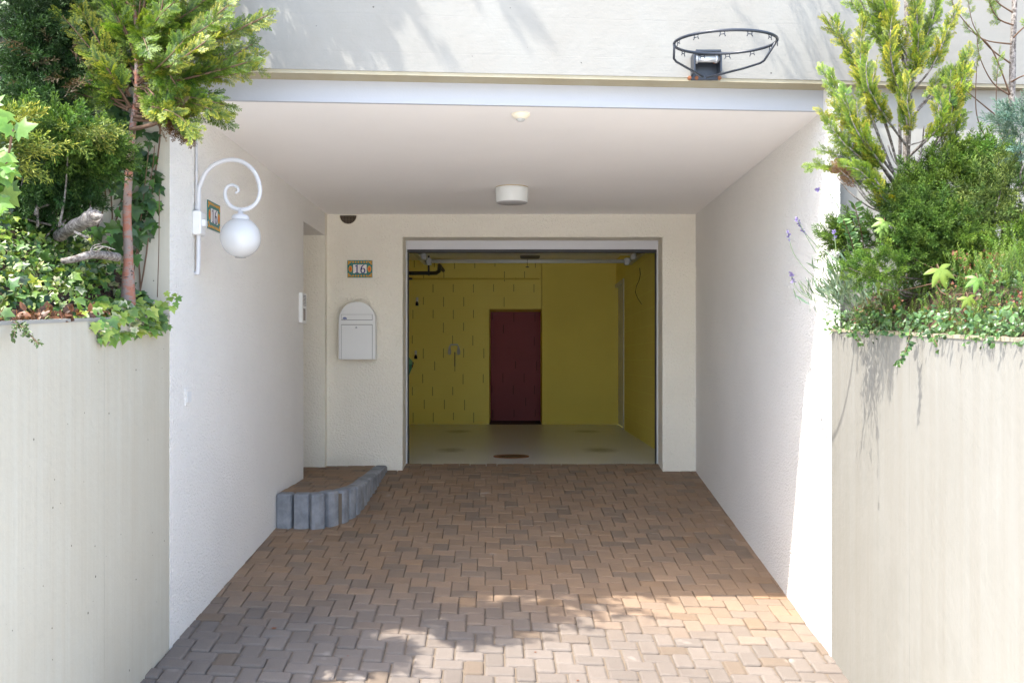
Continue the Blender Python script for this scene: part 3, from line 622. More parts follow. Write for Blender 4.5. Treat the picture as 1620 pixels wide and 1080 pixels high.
# intercom and switch plate on the left wall
c = V(-1.72, 5.475, .425); ic = empty('intercom', c, 'slim white intercom panel at the far end of the left wall', 'intercom')
t = MB(); t.box(-1.72, -1.690, 5.425 * K, 5.53 * K, c.z - .125, c.z + .115, bev=.004); t.build('housing', M['white_metal'], ic)
t = MB()
for i in range(8): t.box(-1.690, -1.6885, 5.442 * K, 5.515 * K, c.z + .09 - i * .011, c.z + .094 - i * .011)
t.build('speaker_slot', gapm, ic)
t = MB(); t.box(-1.690, -1.688, 5.445 * K, 5.495 * K, c.z - .105, c.z - .01); t.build('button_panel', mat('grey buttons', (.22, .19, .17), .5), ic)
c = V(-1.72, 3.585, -.19); sp = empty('switch_plate', c, 'small white cover plate low on the left porch wall', 'cover plate')
t = MB(); t.box(-1.72, -1.714, 3.55 * K, 3.622 * K, c.z - .048, c.z + .045, bev=.002); t.build('plate', M['plaster'], sp)
t = MB(); t.box(-1.714, -1.711, 3.562 * K, 3.61 * K, c.z - .03, c.z + .028, bev=.0012); t.build('cover', M['white_metal'], sp)

# ------------------------------------------------------------------ basketball hoop
hc = V(.978, 3.18, 1.48); Rr = .235; til = math.asin(.09)
hp = empty('basketball_hoop', V(.978, 3.53, 1.5), 'dark metal basketball rim without net bolted above the porch opening', 'basketball hoop')
def rim(a, r=Rr): return hc + Vector((r * math.cos(a), r * math.sin(a) * math.cos(til), r * math.sin(a) * math.sin(til)))
t = MB(); t.tube([rim(2 * math.pi * i / 64) for i in range(65)], .0068, 10, cap=False); t.build('rim', M['iron'], hp)
yw = yf(.978) * K; px0, px1 = .907, 1.050; z0, z1 = 1.446 + EZ, 1.565 + EZ
t = MB(); t.box(px0, px1, yw - .012, yw, z0, z1, bev=.003); t.box(px0, px0 + .008, yw - .10, yw - .012, z0 + .02, z1); t.box(px1 - .008, px1, yw - .10, yw - .012, z0 + .02, z1)
t.box(px0 + .008, px1 - .008, yw - .115, yw - .012, z1 - .004, z1 + .006)
bp = t.build('mounting_plate', M['iron'], hp)
t = MB()
t.tube([(px0 + .02, yw - .07, z1 - .028), (px1 - .005, yw - .07, z1 - .028)], .017, 14); t.lathe([(.024, 0), (.024, .012)], (px0 + .012, yw - .07, z1 - .028), (1, 0, 0), 14); t.lathe([(.022, 0), (.022, .012)], (px1 - .03, yw - .07, z1 - .028), (1, 0, 0), 14); t.build('spring_bar', M['zinc'], bp)
for (x, z) in ((px0 - .006, z0 + .012), (px1 + .006, z0 + .012), (px0 + .03, z0 + .012), (px1 - .02, z1 - .025)):
    t = MB(); t.lathe([(.011, 0), (.011, .01), (.007, .011), (.007, .02)], (x, yw - .002, z), (0, -1, 0), 6, smooth=False); t.build('bolt', M['rust'], bp)
for pp in ([rim(math.pi * .99), P(1066, 93, 3.22), P(1070, 98, 3.24), P(1112, 122, 3.44)], [rim(-.06), P(1209, 96, 3.22), P(1203, 100, 3.24), P(1176, 108.5, 3.32), P(1118, 123, 3.46)]):
    t = MB(); t.tube(pp, .0056, 8); t.build('brace', M['iron'], hp)
for i in range(12):
    a = math.pi * 2 * (i + .5) / 12; p = rim(a); tg = Vector((-math.sin(a), math.cos(a), 0))
    t = MB(); t.tube([p - tg * .010, p - tg * .010 + Vector((0, 0, -.02)), p - tg * .014 + Vector((0, 0, -.026))], .0022, 6); t.tube([p + tg * .010, p + tg * .010 + Vector((0, 0, -.02)), p + tg * .014 + Vector((0, 0, -.026))], .0022, 6); t.tube([p - tg * .010 + Vector((0, 0, -.016)), p + tg * .010 + Vector((0, 0, -.016))], .002, 6); t.build('net_hook', M['iron'], hp)
# ------------------------------------------------------------------ foliage
class FB:
    """many copies of small leaf meshes gathered into ONE mesh"""
    def __init__(s): s.parts = []; s.n = 0
    def put(s, proto, mats, trans, tints=None):
        """proto = (verts, faces, colours); mats (m,3,3) with columns x,y,z; trans (m,3)"""
        pv, pf, pc = proto; mats = np.asarray(mats, float); trans = np.asarray(trans, float); m = len(trans)
        if not m: return
        v = np.einsum('mij,nj->mni', mats, pv) + trans[:, None, :]
        t = np.ones((m, 3)) if tints is None else np.asarray(tints, float)
        c = pc[None] * t[:, None, :]
        f = pf[None] + (np.arange(m) * len(pv))[:, None, None] + s.n
        s.parts.append((v.reshape(-1, 3), f.reshape(-1, pf.shape[1]), c.reshape(-1, 3))); s.n += m * len(pv)
    def build(s, name, m, parent=None, smooth=False, **kw):
        base = BASE[parent.name] if parent else Vector(kw.pop('loc', (0, 0, 0)))
        v = np.concatenate([p[0] for p in s.parts]) - np.array(base); c = np.concatenate([p[2] for p in s.parts])
        cnt = np.concatenate([np.full(len(p[1]), p[1].shape[1]) for p in s.parts]); idx = np.concatenate([p[1].ravel() for p in s.parts])
        me = bpy.data.meshes.new(name)
        me.vertices.add(len(v)); me.vertices.foreach_set('co', v.astype(np.float32).ravel())
        me.loops.add(len(idx)); me.loops.foreach_set('vertex_index', idx.astype(np.int32))
        me.polygons.add(len(cnt)); me.polygons.foreach_set('loop_start', np.concatenate([[0], np.cumsum(cnt)[:-1]]).astype(np.int32))
        me.polygons.foreach_set('loop_total', cnt.astype(np.int32))
        me.update(calc_edges=True); me.materials.append(m)
        a = me.color_attributes.new('col', 'FLOAT_COLOR', 'POINT'); a.data.foreach_set('color', np.c_[np.clip(c, 0, 1), np.ones(len(c))].astype(np.float32).ravel())
        o = bpy.data.objects.new(name, me); COL.objects.link(o)
        if parent: o.parent = parent
        else: o.location = base
        BASE[o.name] = Vector(base); return tag(o, **kw) if kw else o
R_ = np.random.default_rng(7)
def unit(a): a = np.asarray(a, float); return a / (np.linalg.norm(a, axis=-1, keepdims=True) + 1e-9)
def frames(d, n, size):
    """matrices whose y axis is d and whose z axis is near n"""
    d = unit(d); x = unit(np.cross(d, n)); z = np.cross(x, d); s = np.asarray(size, float).reshape(-1, 1, 1)
    return np.stack([x, d, z], -1) * s
def tints(m, lo=.7, hi=1.25, hue=.12):
    b = R_.uniform(lo, hi, (m, 1)); h = R_.normal(0, hue, (m, 1)); return b * np.concatenate([1 + h, 1 + h * .25, np.ones((m, 1))], 1)

def lerp3(a, b, t): return np.array(a) * (1 - t) + np.array(b) * t
def make_frond(seed, green, tip, nside=9, nsub=4, width=.024):
    """a flat cypress spray of length 1 along +y"""
    r = np.random.default_rng(seed); v = []; f = []; c = []
    def seg(p, d, L, w, t0, t1, zt):
        d = d / np.linalg.norm(d); x = np.array((d[1], -d[0], 0)); b = len(v); zz = np.array((0, 0, zt))
        v.extend([p, p + d * L * .45 + x * w + zz * .4, p + d * L + zz, p + d * L * .45 - x * w + zz * .4])
        for t in (t0, (t0 + t1) / 2, t1, (t0 + t1) / 2): c.append(lerp3(green, tip, min(1, max(0, t))))
        f.append((b, b + 1, b + 2, b + 3))
    k = 4
    for i in range(k): seg(np.array((0, i / k, -.10 * (i / k) ** 2)), np.array((0, 1., 0)), 1.25 / k, width * .8 * (1 - .5 * i / k), i / k - .5, i / k - .35, -.02)
    for i in range(nside * 2):
        t = .05 + .92 * i / (nside * 2); sd = 1 if i % 2 else -1
        L = (.40 * (1 - t) ** .8 + .07) * r.uniform(.55, 1.2); a = math.radians(r.uniform(34, 52)) * sd
        p = np.array((0, t, -.10 * t * t)); d = np.array((math.sin(a), math.cos(a), 0)); zt = r.normal(0, .16) * L - .08 * L
        for q in range(2): seg(p + d * L * q / 2 + np.array((0, 0, zt * q / 2)), d, L * 1.25 / 2, width, q / 2 * .8 + t * .3 - .25, (q + 1) / 2 * .8 + t * .3 - .1, zt / 2)
        for j in range(nsub):
            u = .25 + .7 * j / nsub; s2 = 1 if j % 2 else -1; a2 = a + s2 * math.radians(r.uniform(30, 46)); l2 = L * .34 * (1 - .4 * u) * r.uniform(.8, 1.2)
            seg(p + d * L * u + np.array((0, 0, zt * u)), np.array((math.sin(a2), math.cos(a2), 0)), l2 + .025, width * .8, u * .7 + t * .3 - .1, u + t * .35 + .12, r.normal(0, .03))
    return np.array(v), np.array(f), np.array(c)
def make_plume(seed, green, tip, nb=26, nl=5, spread=38, width=.016):
    """a bushy juniper shoot of length 1 along +y"""
    r = np.random.default_rng(seed); v = []; f = []; c = []
    def seg(p, d, L, w, t0, t1):
        d = d / np.linalg.norm(d); x = np.cross(d, r.normal(0, 1, 3)); x /= np.linalg.norm(x); b = len(v)
        v.extend([p, p + d * L * .4 + x * w, p + d * L, p + d * L * .4 - x * w])
        for t in (t0, (t0 + t1) / 2, t1, (t0 + t1) / 2): c.append(lerp3(green, tip, min(1, max(0, t))))
        f.append((b, b + 1, b + 2, b + 3))
    bend = r.normal(0, .12, 2)
    axis = lambda t: np.array((bend[0] * t * t, t, bend[1] * t * t))
    for i in range(5): seg(axis(i / 5), axis((i + 1) / 5) - axis(i / 5), .24, width * .8, -.6, -.4)
    for i in range(nb):
        t = .08 + .9 * i / nb; az_ = i * 2.4 + r.uniform(-.5, .5); a = math.radians(r.uniform(spread - 10, spread + 10)); L = (.30 * (1 - t) ** .6 + .08) * r.uniform(.7, 1.2)
        d = np.array((math.sin(a) * math.cos(az_), math.cos(a), math.sin(a) * math.sin(az_))); p = axis(t)
        seg(p, d, L, width, t * .4 - .3, t * .5 + .1)
        for j in range(nl):
            u = .2 + .8 * j / nl; e = r.normal(0, 1, 3); d2 = d * 1.1 + e / np.linalg.norm(e) * .75
            seg(p + d * L * u, d2, L * .30 + .035, width * .8, u * .5 + t * .35 - .15, u * .8 + t * .4)
    return np.array(v), np.array(f), np.array(c)
def fan(ring, centre, cr, cc, fold=.12):
    v = [centre] + ring; k = len(ring); v = np.array([(x, y, -fold * abs(x) + .06 * math.sin(5 * y)) for x, y in v])
    f = np.array([(0, i + 1, (i + 1) % k + 1) for i in range(k)]); c = np.array([cc] + [cr] * k); return v, f, c
IVY = [(0, 0), (.20, -.10), (.48, .02), (.33, .22), (.56, .50), (.27, .52), (.16, .72), (0, 1.0), (-.16, .72), (-.27, .52), (-.56, .50), (-.33, .22), (-.48, .02), (-.20, -.10)]
ivy_leaf = lambda rim, mid: fan(IVY, (0, .34), rim, mid)
def blade(w, rim, mid, n=5):
    L = [(w * math.sin(math.pi * t) * (1.15 - .3 * t), t) for t in [(i + 1) / (n + 1) for i in range(n)]]
    return fan([(0, 0)] + L + [(0, 1)] + [(-x, y) for x, y in reversed(L)], (0, .5), rim, mid, .25)
def make_palmate(g1, g2):
    vs, fs, cs = [], [], []; n = 0
    for a, s in ((0, 1), (40, .92), (-42, .92), (92, .72), (-95, .72)):
        v, f, c = blade(.17, g1, g2); q = math.radians(a); v = v * s; x = v[:, 0] * math.cos(q) + v[:, 1] * math.sin(q); y = -v[:, 0] * math.sin(q) + v[:, 1] * math.cos(q)
        vs.append(np.stack([x, y, v[:, 2] - .25 * v[:, 1] ** 2], 1)); fs.append(f + n); cs.append(c); n += len(v)
    return np.concatenate(vs), np.concatenate(fs), np.concatenate(cs)
def curve3(pts, n=14):
    pts = [np.array(p, float) for p in pts]; out = []
    for i in range(len(pts) - 1):
        p0, p1, p2, p3 = pts[max(i - 1, 0)], pts[i], pts[i + 1], pts[min(i + 2, len(pts) - 1)]
        for k in range(n):
            q = k / n; out.append(.5 * (2 * p1 + (p2 - p0) * q + (2 * p0 - 5 * p1 + 4 * p2 - p3) * q * q + (3 * p1 - p0 - 3 * p2 + p3) * q ** 3))
    out.append(pts[-1]); return np.array(out)
def fronds_on(fb, protos, line, t0, step, size, face, ang=42, jit=.5, tl=.7, th=1.25, taper=.45, hue=.1):
    """flat sprays in two ranks along a branch"""
    seg_ = np.linalg.norm(np.diff(line, axis=0), axis=1); cum = np.concatenate([[0], np.cumsum(seg_)]); T = cum[-1]
    s = np.arange(T * t0, T, step); s = np.append(s, T)
    pos = np.stack([np.interp(s, cum, line[:, k]) for k in range(3)], 1)
    dr_ = unit(np.stack([np.interp(np.minimum(s + .02, T), cum, line[:, k]) - np.interp(np.maximum(s - .02, 0), cum, line[:, k]) for k in range(3)], 1))
    m = len(s); n = unit(np.asarray(face, float)[None] + R_.normal(0, jit, (m, 3)))
    side = unit(np.cross(dr_, n)); sg = np.where(np.arange(m) % 2, 1, -1)[:, None].astype(float); sg[-1] = 0
    a = np.radians(R_.normal(ang, 9, (m, 1))); d = dr_ * np.cos(a) + side * sg * np.sin(a); d[-1] = dr_[-1]
    sz = size * (1 - taper * (s / T)) * R_.uniform(.75, 1.2, m)
    which = R_.integers(0, len(protos), m); tt = tints(m, tl, th, hue); fr = frames(d, n, sz)
    for k in range(len(protos)):
        q = which == k; fb.put(protos[k], fr[q], pos[q], tt[q])
def PP(x, y, d): return np.array(P(x, y, d))
GC_G, GC_T = (.022, .065, .008), (.20, .30, .025)
cyp = [make_frond(k, GC_G, GC_T) for k in range(4)]
cyp_hi = [make_frond(10 + k, (.032, .095, .010), (.42, .42, .04)) for k in range(3)]
cyp_lo = [make_frond(20 + k, GC_G, (.16, .24, .025), 7, 3, .045) for k in range(3)]
cyp_br = [make_frond(30 + k, (.10, .05, .02), (.20, .11, .045), 9, 4) for k in range(2)]

# ---- cypress on the left bed: bare red trunk below, flat yellow-green sprays above
t1 = empty('cypress_tree', P(205, 425, 3.15), 'cypress with bare red trunk and flat yellow green sprays above the ivy bed', 'tree')
trunk = curve3([PP(203, 495, 3.15), PP(203, 440, 3.15), PP(203, 400, 3.15), PP(201, 330, 3.15), PP(206, 250, 3.15), PP(210, 200, 3.15), PP(217, 140, 3.14), PP(216, 60, 3.13), PP(213, -60, 3.12), V(-1.74, 3.22, 2.4), V(-1.74, 3.18, 3.3), V(-1.72, 3.08, 4.2), V(-1.70, 2.98, 5.1)])
n = len(trunk); kk = np.linspace(0, 1, n)
rad = [max(.024, .036 - .10 * k) if k < .12 else max(.004, .0225 * (1 - (k - .12) / .9)) for k in kk]
t = MB(); t.tube(trunk, rad, 12); tk = t.build('trunk', M['bark_red'], t1)
fb = FB(); bw = MB()
def branch(pts, t0=.25, step=.013, size=.115, face=(.1, -.8, .55), protos=None, r0=.008, **kw):
    ln = curve3(pts, 8); nn = len(ln); bw.tube(ln, [r0 * (1 - .8 * i / nn) for i in range(nn)], 6)
    fronds_on(fb, protos or cyp, ln, t0, step, size, face, **kw)
D0 = 3.14
B = [([(216, 140, D0), (280, 128, 3.0), (345, 112, 2.95), (400, 96, 2.95)], cyp, .3), ([(216, 118, D0), (290, 85, 3.05), (370, 50, 3.0), (424, 24, 3.02)], cyp_hi, .35), ([(216, 100, D0), (270, 70, 2.92), (320, 40, 2.85), (362, 8, 2.85)], cyp_hi, .25),
     ([(216, 80, D0), (270, 40, 3.1), (330, -5, 3.1), (372, -50, 3.12)], cyp, .3), ([(214, 150, D0), (268, 150, 2.98), (320, 158, 2.92), (362, 168, 2.92)], cyp, .35), ([(210, 190, D0), (262, 190, 3.05), (312, 176, 3.0), (350, 185, 3.0)], cyp, .45),
     ([(213, 165, D0), (250, 170, 2.85), (282, 182, 2.78), (305, 205, 2.8)], cyp, .4), ([(216, 130, D0), (258, 110, 2.8), (292, 90, 2.7), (330, 62, 2.7)], cyp_hi, .3), ([(216, 60, D0), (250, 20, 2.9), (290, -30, 2.85)], cyp, .2), ([(216, 150, D0), (300, 120, 3.2), (370, 88, 3.26), (400, 70, 3.3)], cyp, .4),
     ([(205, 152, D0), (180, 110, 3.05), (150, 55, 3.0), (124, 10, 3.0)], cyp_hi, .2), ([(207, 170, D0), (185, 135, 2.98), (165, 105, 2.95), (143, 92, 2.95)], cyp, .25), ([(203, 172, D0), (182, 160, 3.05), (160, 150, 3.05), (140, 140, 3.05)], cyp, .3),
     ([(216, 95, D0), (200, 50, 3.0), (182, 0, 2.95), (165, -60, 2.95)], cyp, .15), ([(216, 60, D0), (230, 0, 3.0), (240, -60, 3.0)], cyp_hi, .1), ([(216, 120, D0), (195, 85, 3.25), (172, 40, 3.28), (158, -20, 3.3)], cyp, .2), ([(215, 50, D0), (195, 0, 3.08), (180, -60, 3.1)], cyp, .1), ([(217, 110, D0), (236, 80, 2.95), (250, 40, 2.88), (258, 0, 2.86)], cyp, .15),
     ([(215, 100, D0), (240, 96, 2.9), (262, 110, 2.82), (280, 138, 2.8)], cyp, .2), ([(216, 70, D0), (225, 60, 2.9), (232, 62, 2.8), (240, 80, 2.74)], cyp, .2), ([(216, 140, D0), (228, 138, 3.0), (243, 150, 2.9), (256, 172, 2.85)], cyp, .3),
     ([(216, 85, D0), (300, 20, 3.2), (360, -30, 3.25)], cyp, .3), ([(216, 20, D0), (280, -40, 3.05), (340, -100, 3.05)], cyp, .2), ([(216, 20, D0), (160, -40, 3.05), (120, -100, 3.05)], cyp, .2), ([(213, 165, D0), (275, 165, 3.22), (330, 150, 3.28)], cyp, .4),
     ([(212, 185, D0), (245, 186, 2.98), (275, 196, 2.92), (300, 216, 2.92)], cyp_br, .5)]
for rep in range(3):                                   # each limb forks into finer ones
    for pts, pr, t0 in B:
        jx, jy, jd = (0, 0, 0) if not rep else (R_.normal(-9, 13), R_.normal(0, 14), R_.normal(.02, .05)); n_ = len(pts) - 1
        branch([PP(x + jx * i / n_, y + jy * i / n_, D0 + .06 + (d - D0) * .6 + jd * i / n_) if i else PP(x, y + jy * 1.3, d) for i, (x, y, d) in enumerate(pts)], t0, protos=pr if not rep else [cyp, cyp_hi][R_.random() < .3] if pr is not cyp_br else pr, r0=.008 if not rep else .005)
branch([PP(207, 205, D0), PP(245, 196, 3.05), PP(268, 180, 3.02), PP(285, 165, 3.0)], .55, size=.12, r0=.011, protos=cyp_br)
for h in np.arange(2.0, 4.9, .05):                   # above the frame: a loose crown that shades the wall and the drive
    i = int(np.argmin(abs(trunk[:, 2] - EZ - h))); p = trunk[i]; L = (.62 - .20 * (h - 1.8) / 3.0) * R_.uniform(.6, 1.15); a = R_.uniform(0, 2 * math.pi)
    d = np.array((math.cos(a), math.sin(a) * .28 + .02, 0)); d = d / np.linalg.norm(d); q = p + d * L * .5 + np.array((0, 0, L * .25)); e = p + d * L + np.array((0, 0, L * .75))
    branch([p, q, e], .2, .036, .15, (0, -.4, .9), cyp_lo, .006)
fb.build('crown', M['leaf'], t1); bw.build('branches', M['twig'], t1)

# ---- juniper plumes
jun = [make_plume(50 + k, (.028, .065, .011), (.17, .28, .035)) for k in range(4)]
jun_g = [make_plume(90 + k, (.022, .055, .010), (.115, .20, .028)) for k in range(4)]
jun_dk = [make_plume(60 + k, (.014, .035, .010), (.045, .10, .022)) for k in range(4)]
jun_hi = [make_plume(70 + k, (.06, .10, .015), (.42, .46, .08), 20, 4) for k in range(2)]
jun_bl = [make_plume(80 + k, (.05, .10, .07), (.24, .36, .28), 22, 4) for k in range(2)]
def bush(name, label, base, blobs, cat='shrub', stems=True, matk='needle', stem_m=None):
    """blobs: (px, py, depth, rx px, ry px, rd m, count, direction, spread, size, protos, lo, hi)"""
    o = empty(name, base, label, cat); f_ = FB(); st = MB()
    for (px, py, d, rx, ry, rd, cnt, dr_, spr, size, pr, lo, hi) in blobs:
        c = PP(px, py, d); sc = d / F
        u = unit(R_.normal(0, 1, (cnt, 3))) * (R_.uniform(.15, 1, (cnt, 1)) ** .45)
        pos = c + u * np.array((rx * sc, rd, ry * sc))
        dd = unit(np.asarray(dr_, float)[None] + R_.normal(0, spr, (cnt, 3)) + u * .35)
        sz = size * R_.uniform(.6, 1.3, cnt); tt = tints(cnt, lo, hi); fr = frames(dd, unit(R_.normal(0, 1, (cnt, 3))), sz); wh = R_.integers(0, len(pr), cnt)
        for k in range(len(pr)):
            q = wh == k; f_.put(pr[k], fr[q], pos[q], tt[q])
        if stems:
            for j in range(min(3, cnt // 40)):
                e = pos[j]; b = np.array(base) + R_.normal(0, .05, 3); st.tube(curve3([b, (b + e) / 2 + R_.normal(0, .04, 3) - np.array((0, 0, .03)), e], 5), [.006 - .0004 * k for k in range(11)], 5)
    f_.build('foliage', M[matk], o)
    if stems and st.v: st.build('stems', stem_m or M['bark_grey'], o)
    return o
bush('juniper_tree', 'dark upright juniper hanging before the ivy wall at upper left', PP(70, 330, 3.12), [
    (64, 40, 3.15, 46, 75, .14, 240, (0, -.3, .3), .7, .13, jun_dk, .6, 1.2), (72, 110, 3.15, 46, 60, .13, 170, (0, -.4, .0), .7, .13, jun_dk, .6, 1.3), (60, 150, 3.12, 40, 50, .12, 110, (0, -.4, -.2), .7, .12, jun_dk, .6, 1.2),
    (60, -60, 3.15, 50, 70, .14, 140, (0, -.3, .4), .7, .14, jun_dk, .6, 1.2), (55, 175, 3.05, 50, 25, .1, 70, (.2, -.4, .1), .7, .12, jun_dk, .9, 1.6), (70, 130, 3.05, 60, 80, .1, 30, (.2, -.4, -.3), .7, .11, [make_plume(95, (.08, .05, .025), (.17, .12, .06), 14, 3)], .6, 1.3)], 'tree')
bush('creeping_juniper', 'low spreading bright green juniper left of the red cypress trunk', PP(60, 345, 2.95), [
    (60, 212, 2.85, 70, 20, .16, 150, (.5, -.3, .25), .45, .13, jun_g, .8, 1.5), (132, 218, 2.9, 52, 20, .14, 100, (.8, -.25, -.1), .4, .12, jun_g, .8, 1.5), (90, 250, 2.95, 85, 30, .15, 200, (.6, -.4, -.1), .5, .12, jun_g, .55, 1.1), (158, 250, 2.98, 30, 20, .1, 60, (.7, -.2, -.15), .35, .11, jun_g, .6, 1.1),
    (75, 300, 3.0, 75, 45, .14, 300, (.3, -.5, -.3), .6, .12, jun_dk, .7, 1.5), (15, 270, 2.95, 30, 50, .1, 60, (.3, -.5, 0), .6, .12, jun_dk, .7, 1.5), (130, 205, 2.8, 55, 12, .08, 14, (.85, -.3, -.15), .25, .13, jun_hi, .7, 1.1)])
bush('golden_juniper', 'golden juniper shoots reaching in from the left edge', PP(-40, 300, 2.45), [(6, 235, 2.4, 24, 24, .1, 17, (.9, -.2, .0), .35, .15, jun_hi, .7, 1.1), (-10, 200, 2.45, 26, 22, .1, 8, (.7, -.2, .5), .35, .14, jun_hi, .7, 1.1)])

# ---- ivy: climbing the wall, and covering the bed
ivy_dk = [ivy_leaf((.030, .075, .022), (.022, .055, .018)), ivy_leaf((.05, .12, .03), (.03, .075, .02)), ivy_leaf((.07, .15, .03), (.05, .12, .025))]
ivy_br = [ivy_leaf((.14, .25, .04), (.08, .17, .03)), ivy_leaf((.26, .34, .06), (.18, .28, .04)), ivy_leaf((.42, .44, .22), (.08, .16, .05)), ivy_leaf((.45, .48, .10), (.36, .42, .06)), ivy_leaf((.10, .18, .05), (.05, .11, .03)), ivy_leaf((.50, .50, .34), (.12, .20, .08))]
def leaves(fb, protos, pos, down, size, face, spr=.5, lo=.75, hi=1.25, dspr=.5, weights=None):
    m = len(pos); n = unit(np.asarray(face, float)[None] + R_.normal(0, spr, (m, 3))); d = unit(np.asarray(down, float)[None] + R_.normal(0, dspr, (m, 3)))
    fr = frames(d, n, size * R_.uniform(.55, 1.25, m)); wh = R_.choice(len(protos), m, p=weights); tt = tints(m, lo, hi, .08)
    for k in range(len(protos)):
        q = wh == k; fb.put(protos[k], fr[q], pos[q], tt[q])
iv = empty('climbing_ivy', V(-2.2, 3.36, .4), 'dark glossy ivy climbing the cream wall behind the cypress trunk', 'ivy')
fb = FB(); vine = MB()
pos = []
while len(pos) < 1500:
    x = R_.uniform(-2.75, -1.76); h = R_.uniform(.30, 2.3)
    edge = -1.84 - .10 * math.sin(h * 5) - (.0 if h > .85 else .06) + (.1 if .5 < h < .8 else 0)
    hole = math.sin(x * 11 + h * 6) * math.sin(h * 13 - x * 5)
    if x > edge or (hole > .72 and x > -2.3): continue
    if h < .75 and -2.12 < x < -1.98 and R_.random() < .8: continue
    pos.append((x, yf(x) * K - R_.uniform(.012, .08), h + EZ))
leaves(fb, ivy_dk, np.array(pos), (0, -.1, -1), .070, (0, -1, .35), .42, .6, 1.5, .45)
fb.build('leaves', M['gloss_leaf'], iv)
for k in range(16):
    x = R_.uniform(-2.6, -1.85); pts = [np.array((x, yf(x) * K - .01, .25 + EZ))]
    for j in range(7): pts.append(pts[-1] + np.array((R_.normal(0, .05), 0, .28))); pts[-1][1] = yf(pts[-1][0]) * K - .012
    vine.tube(curve3(pts, 3), .004, 5)
for (a, b) in (((252, 300), (249, 470)), ((245, 230), (236, 300)), ((236, 230), (212, 430))): vine.tube(curve3([PP(a[0], a[1], 3.33), PP((a[0] + b[0]) / 2 + 1, (a[1] + b[1]) / 2, 3.35), PP(b[0], b[1], 3.36)], 4), .0022, 5)
vine.build('vines', M['twig'], iv)
small = [blade(.30, (.13, .24, .04), (.07, .15, .025), 3), blade(.32, (.20, .30, .06), (.12, .21, .035), 3), blade(.3, (.34, .38, .17), (.16, .23, .08), 3)]
fb = FB()
def bedpts(m, fn, x0, x1, d0, d1, lo, hi, keep):
    out = []
    while len(out) < m:
        x = R_.uniform(x0, x1); d = R_.uniform(d0, d1)
        if keep(x, d): out.append((x, d * K, fn(x, d) + R_.uniform(lo, hi) + EZ))
    return np.array(out)
bare = lambda x, d: not (x > -1.82 and d < 2.72 + .2 * math.sin(20 * d)) or R_.random() < .22
leaves(fb, ivy_br + ivy_dk, bedpts(2300, moundL, -2.55, -1.735, 1.9, 3.36, -.035, .035, bare), (.5, -.5, -.6), .046, (.35, -.75, .7), .45, .7, 1.25, .7, [.20, .15, .04, .02, .22, .03, .13, .11, .10])
leaves(fb, small, bedpts(3200, moundL, -2.55, -1.735, 1.9, 3.3, -.02, .05, lambda x, d: bare(x, d) and math.sin(13 * x + 5 * d) + math.sin(9 * d - 4 * x) > -.5), (.4, -.5, .5), .022, (.3, -.6, .8), .6, .6, 1.25, .8)
ex = bedpts(300, moundL, -1.80, -1.69, 2.72, 3.33, -.05, .07, lambda x, d: R_.random() < smooth(2.7, 2.95, d)); ex[:, 2] -= np.maximum(0, (ex[:, 0] + 1.76)) * .6
leaves(fb, ivy_br, ex, (.6, -.3, -.9), .050, (.7, -.6, .45), .35, .8, 1.3, .45, [.36, .30, .06, .04, .20, .04])
ex = np.array([PP(*q, 3.28) for q in ((268, 470), (274, 465), (277, 478), (262, 462), (258, 480), (272, 484), (280, 470), (251, 476))]) ; leaves(fb, ivy_br[:2], ex, (.6, -.3, -.6), .04, (.4, -.8, .4), .3)
fb.build('ivy_ground_cover', M['gloss_leaf'], label='mixed green and variegated ivy ground cover over the left bed', cat='ground cover', kind='stuff')
lv = [blade(.28, (.20, .09, .04), (.13, .06, .03), 3), blade(.33, (.11, .05, .03), (.08, .04, .025), 3)]
fb = FB(); leaves(fb, lv, bedpts(900, lambda x, d: hL(d) + .015, -1.90, -1.735, 1.9, 3.0, .0, .03, lambda x, d: True), (.5, -.5, 0), .035, (.4, -.5, 1), .6, .6, 1.5, 1.0)
fb.build('leaf_litter', M['leaf'], label='dry brown leaf litter along the left wall top', cat='leaf litter', kind='stuff')

# broad-leaved bush at the left edge
lb = empty('leafy_bush', PP(-30, 340, 2.25), 'bright green lobed leaves of a bush cut by the left edge', 'bush')
fb = FB(); ps = np.array([PP(R_.uniform(-70, 26), R_.uniform(165, 215), R_.uniform(2.15, 2.4)) for _ in range(34)] + [PP(R_.uniform(-70, 14), R_.uniform(240, 330), R_.uniform(2.15, 2.4)) for _ in range(60)])
leaves(fb, [ivy_leaf((.17, .30, .05), (.12, .24, .04)), ivy_leaf((.10, .20, .04), (.08, .16, .03))], ps, (.4, -.3, -.5), .066, (.2, -.9, .6), .4); fb.build('leaves', M['leaf'], lb)
st = MB()
for k in range(8): e = ps[k * 9]; b = np.array(PP(-40, 345, 2.3)); st.tube(curve3([b, (b + e) / 2 + R_.normal(0, .03, 3), e], 4), .004, 5)
st.build('stems', M['twig'], lb)

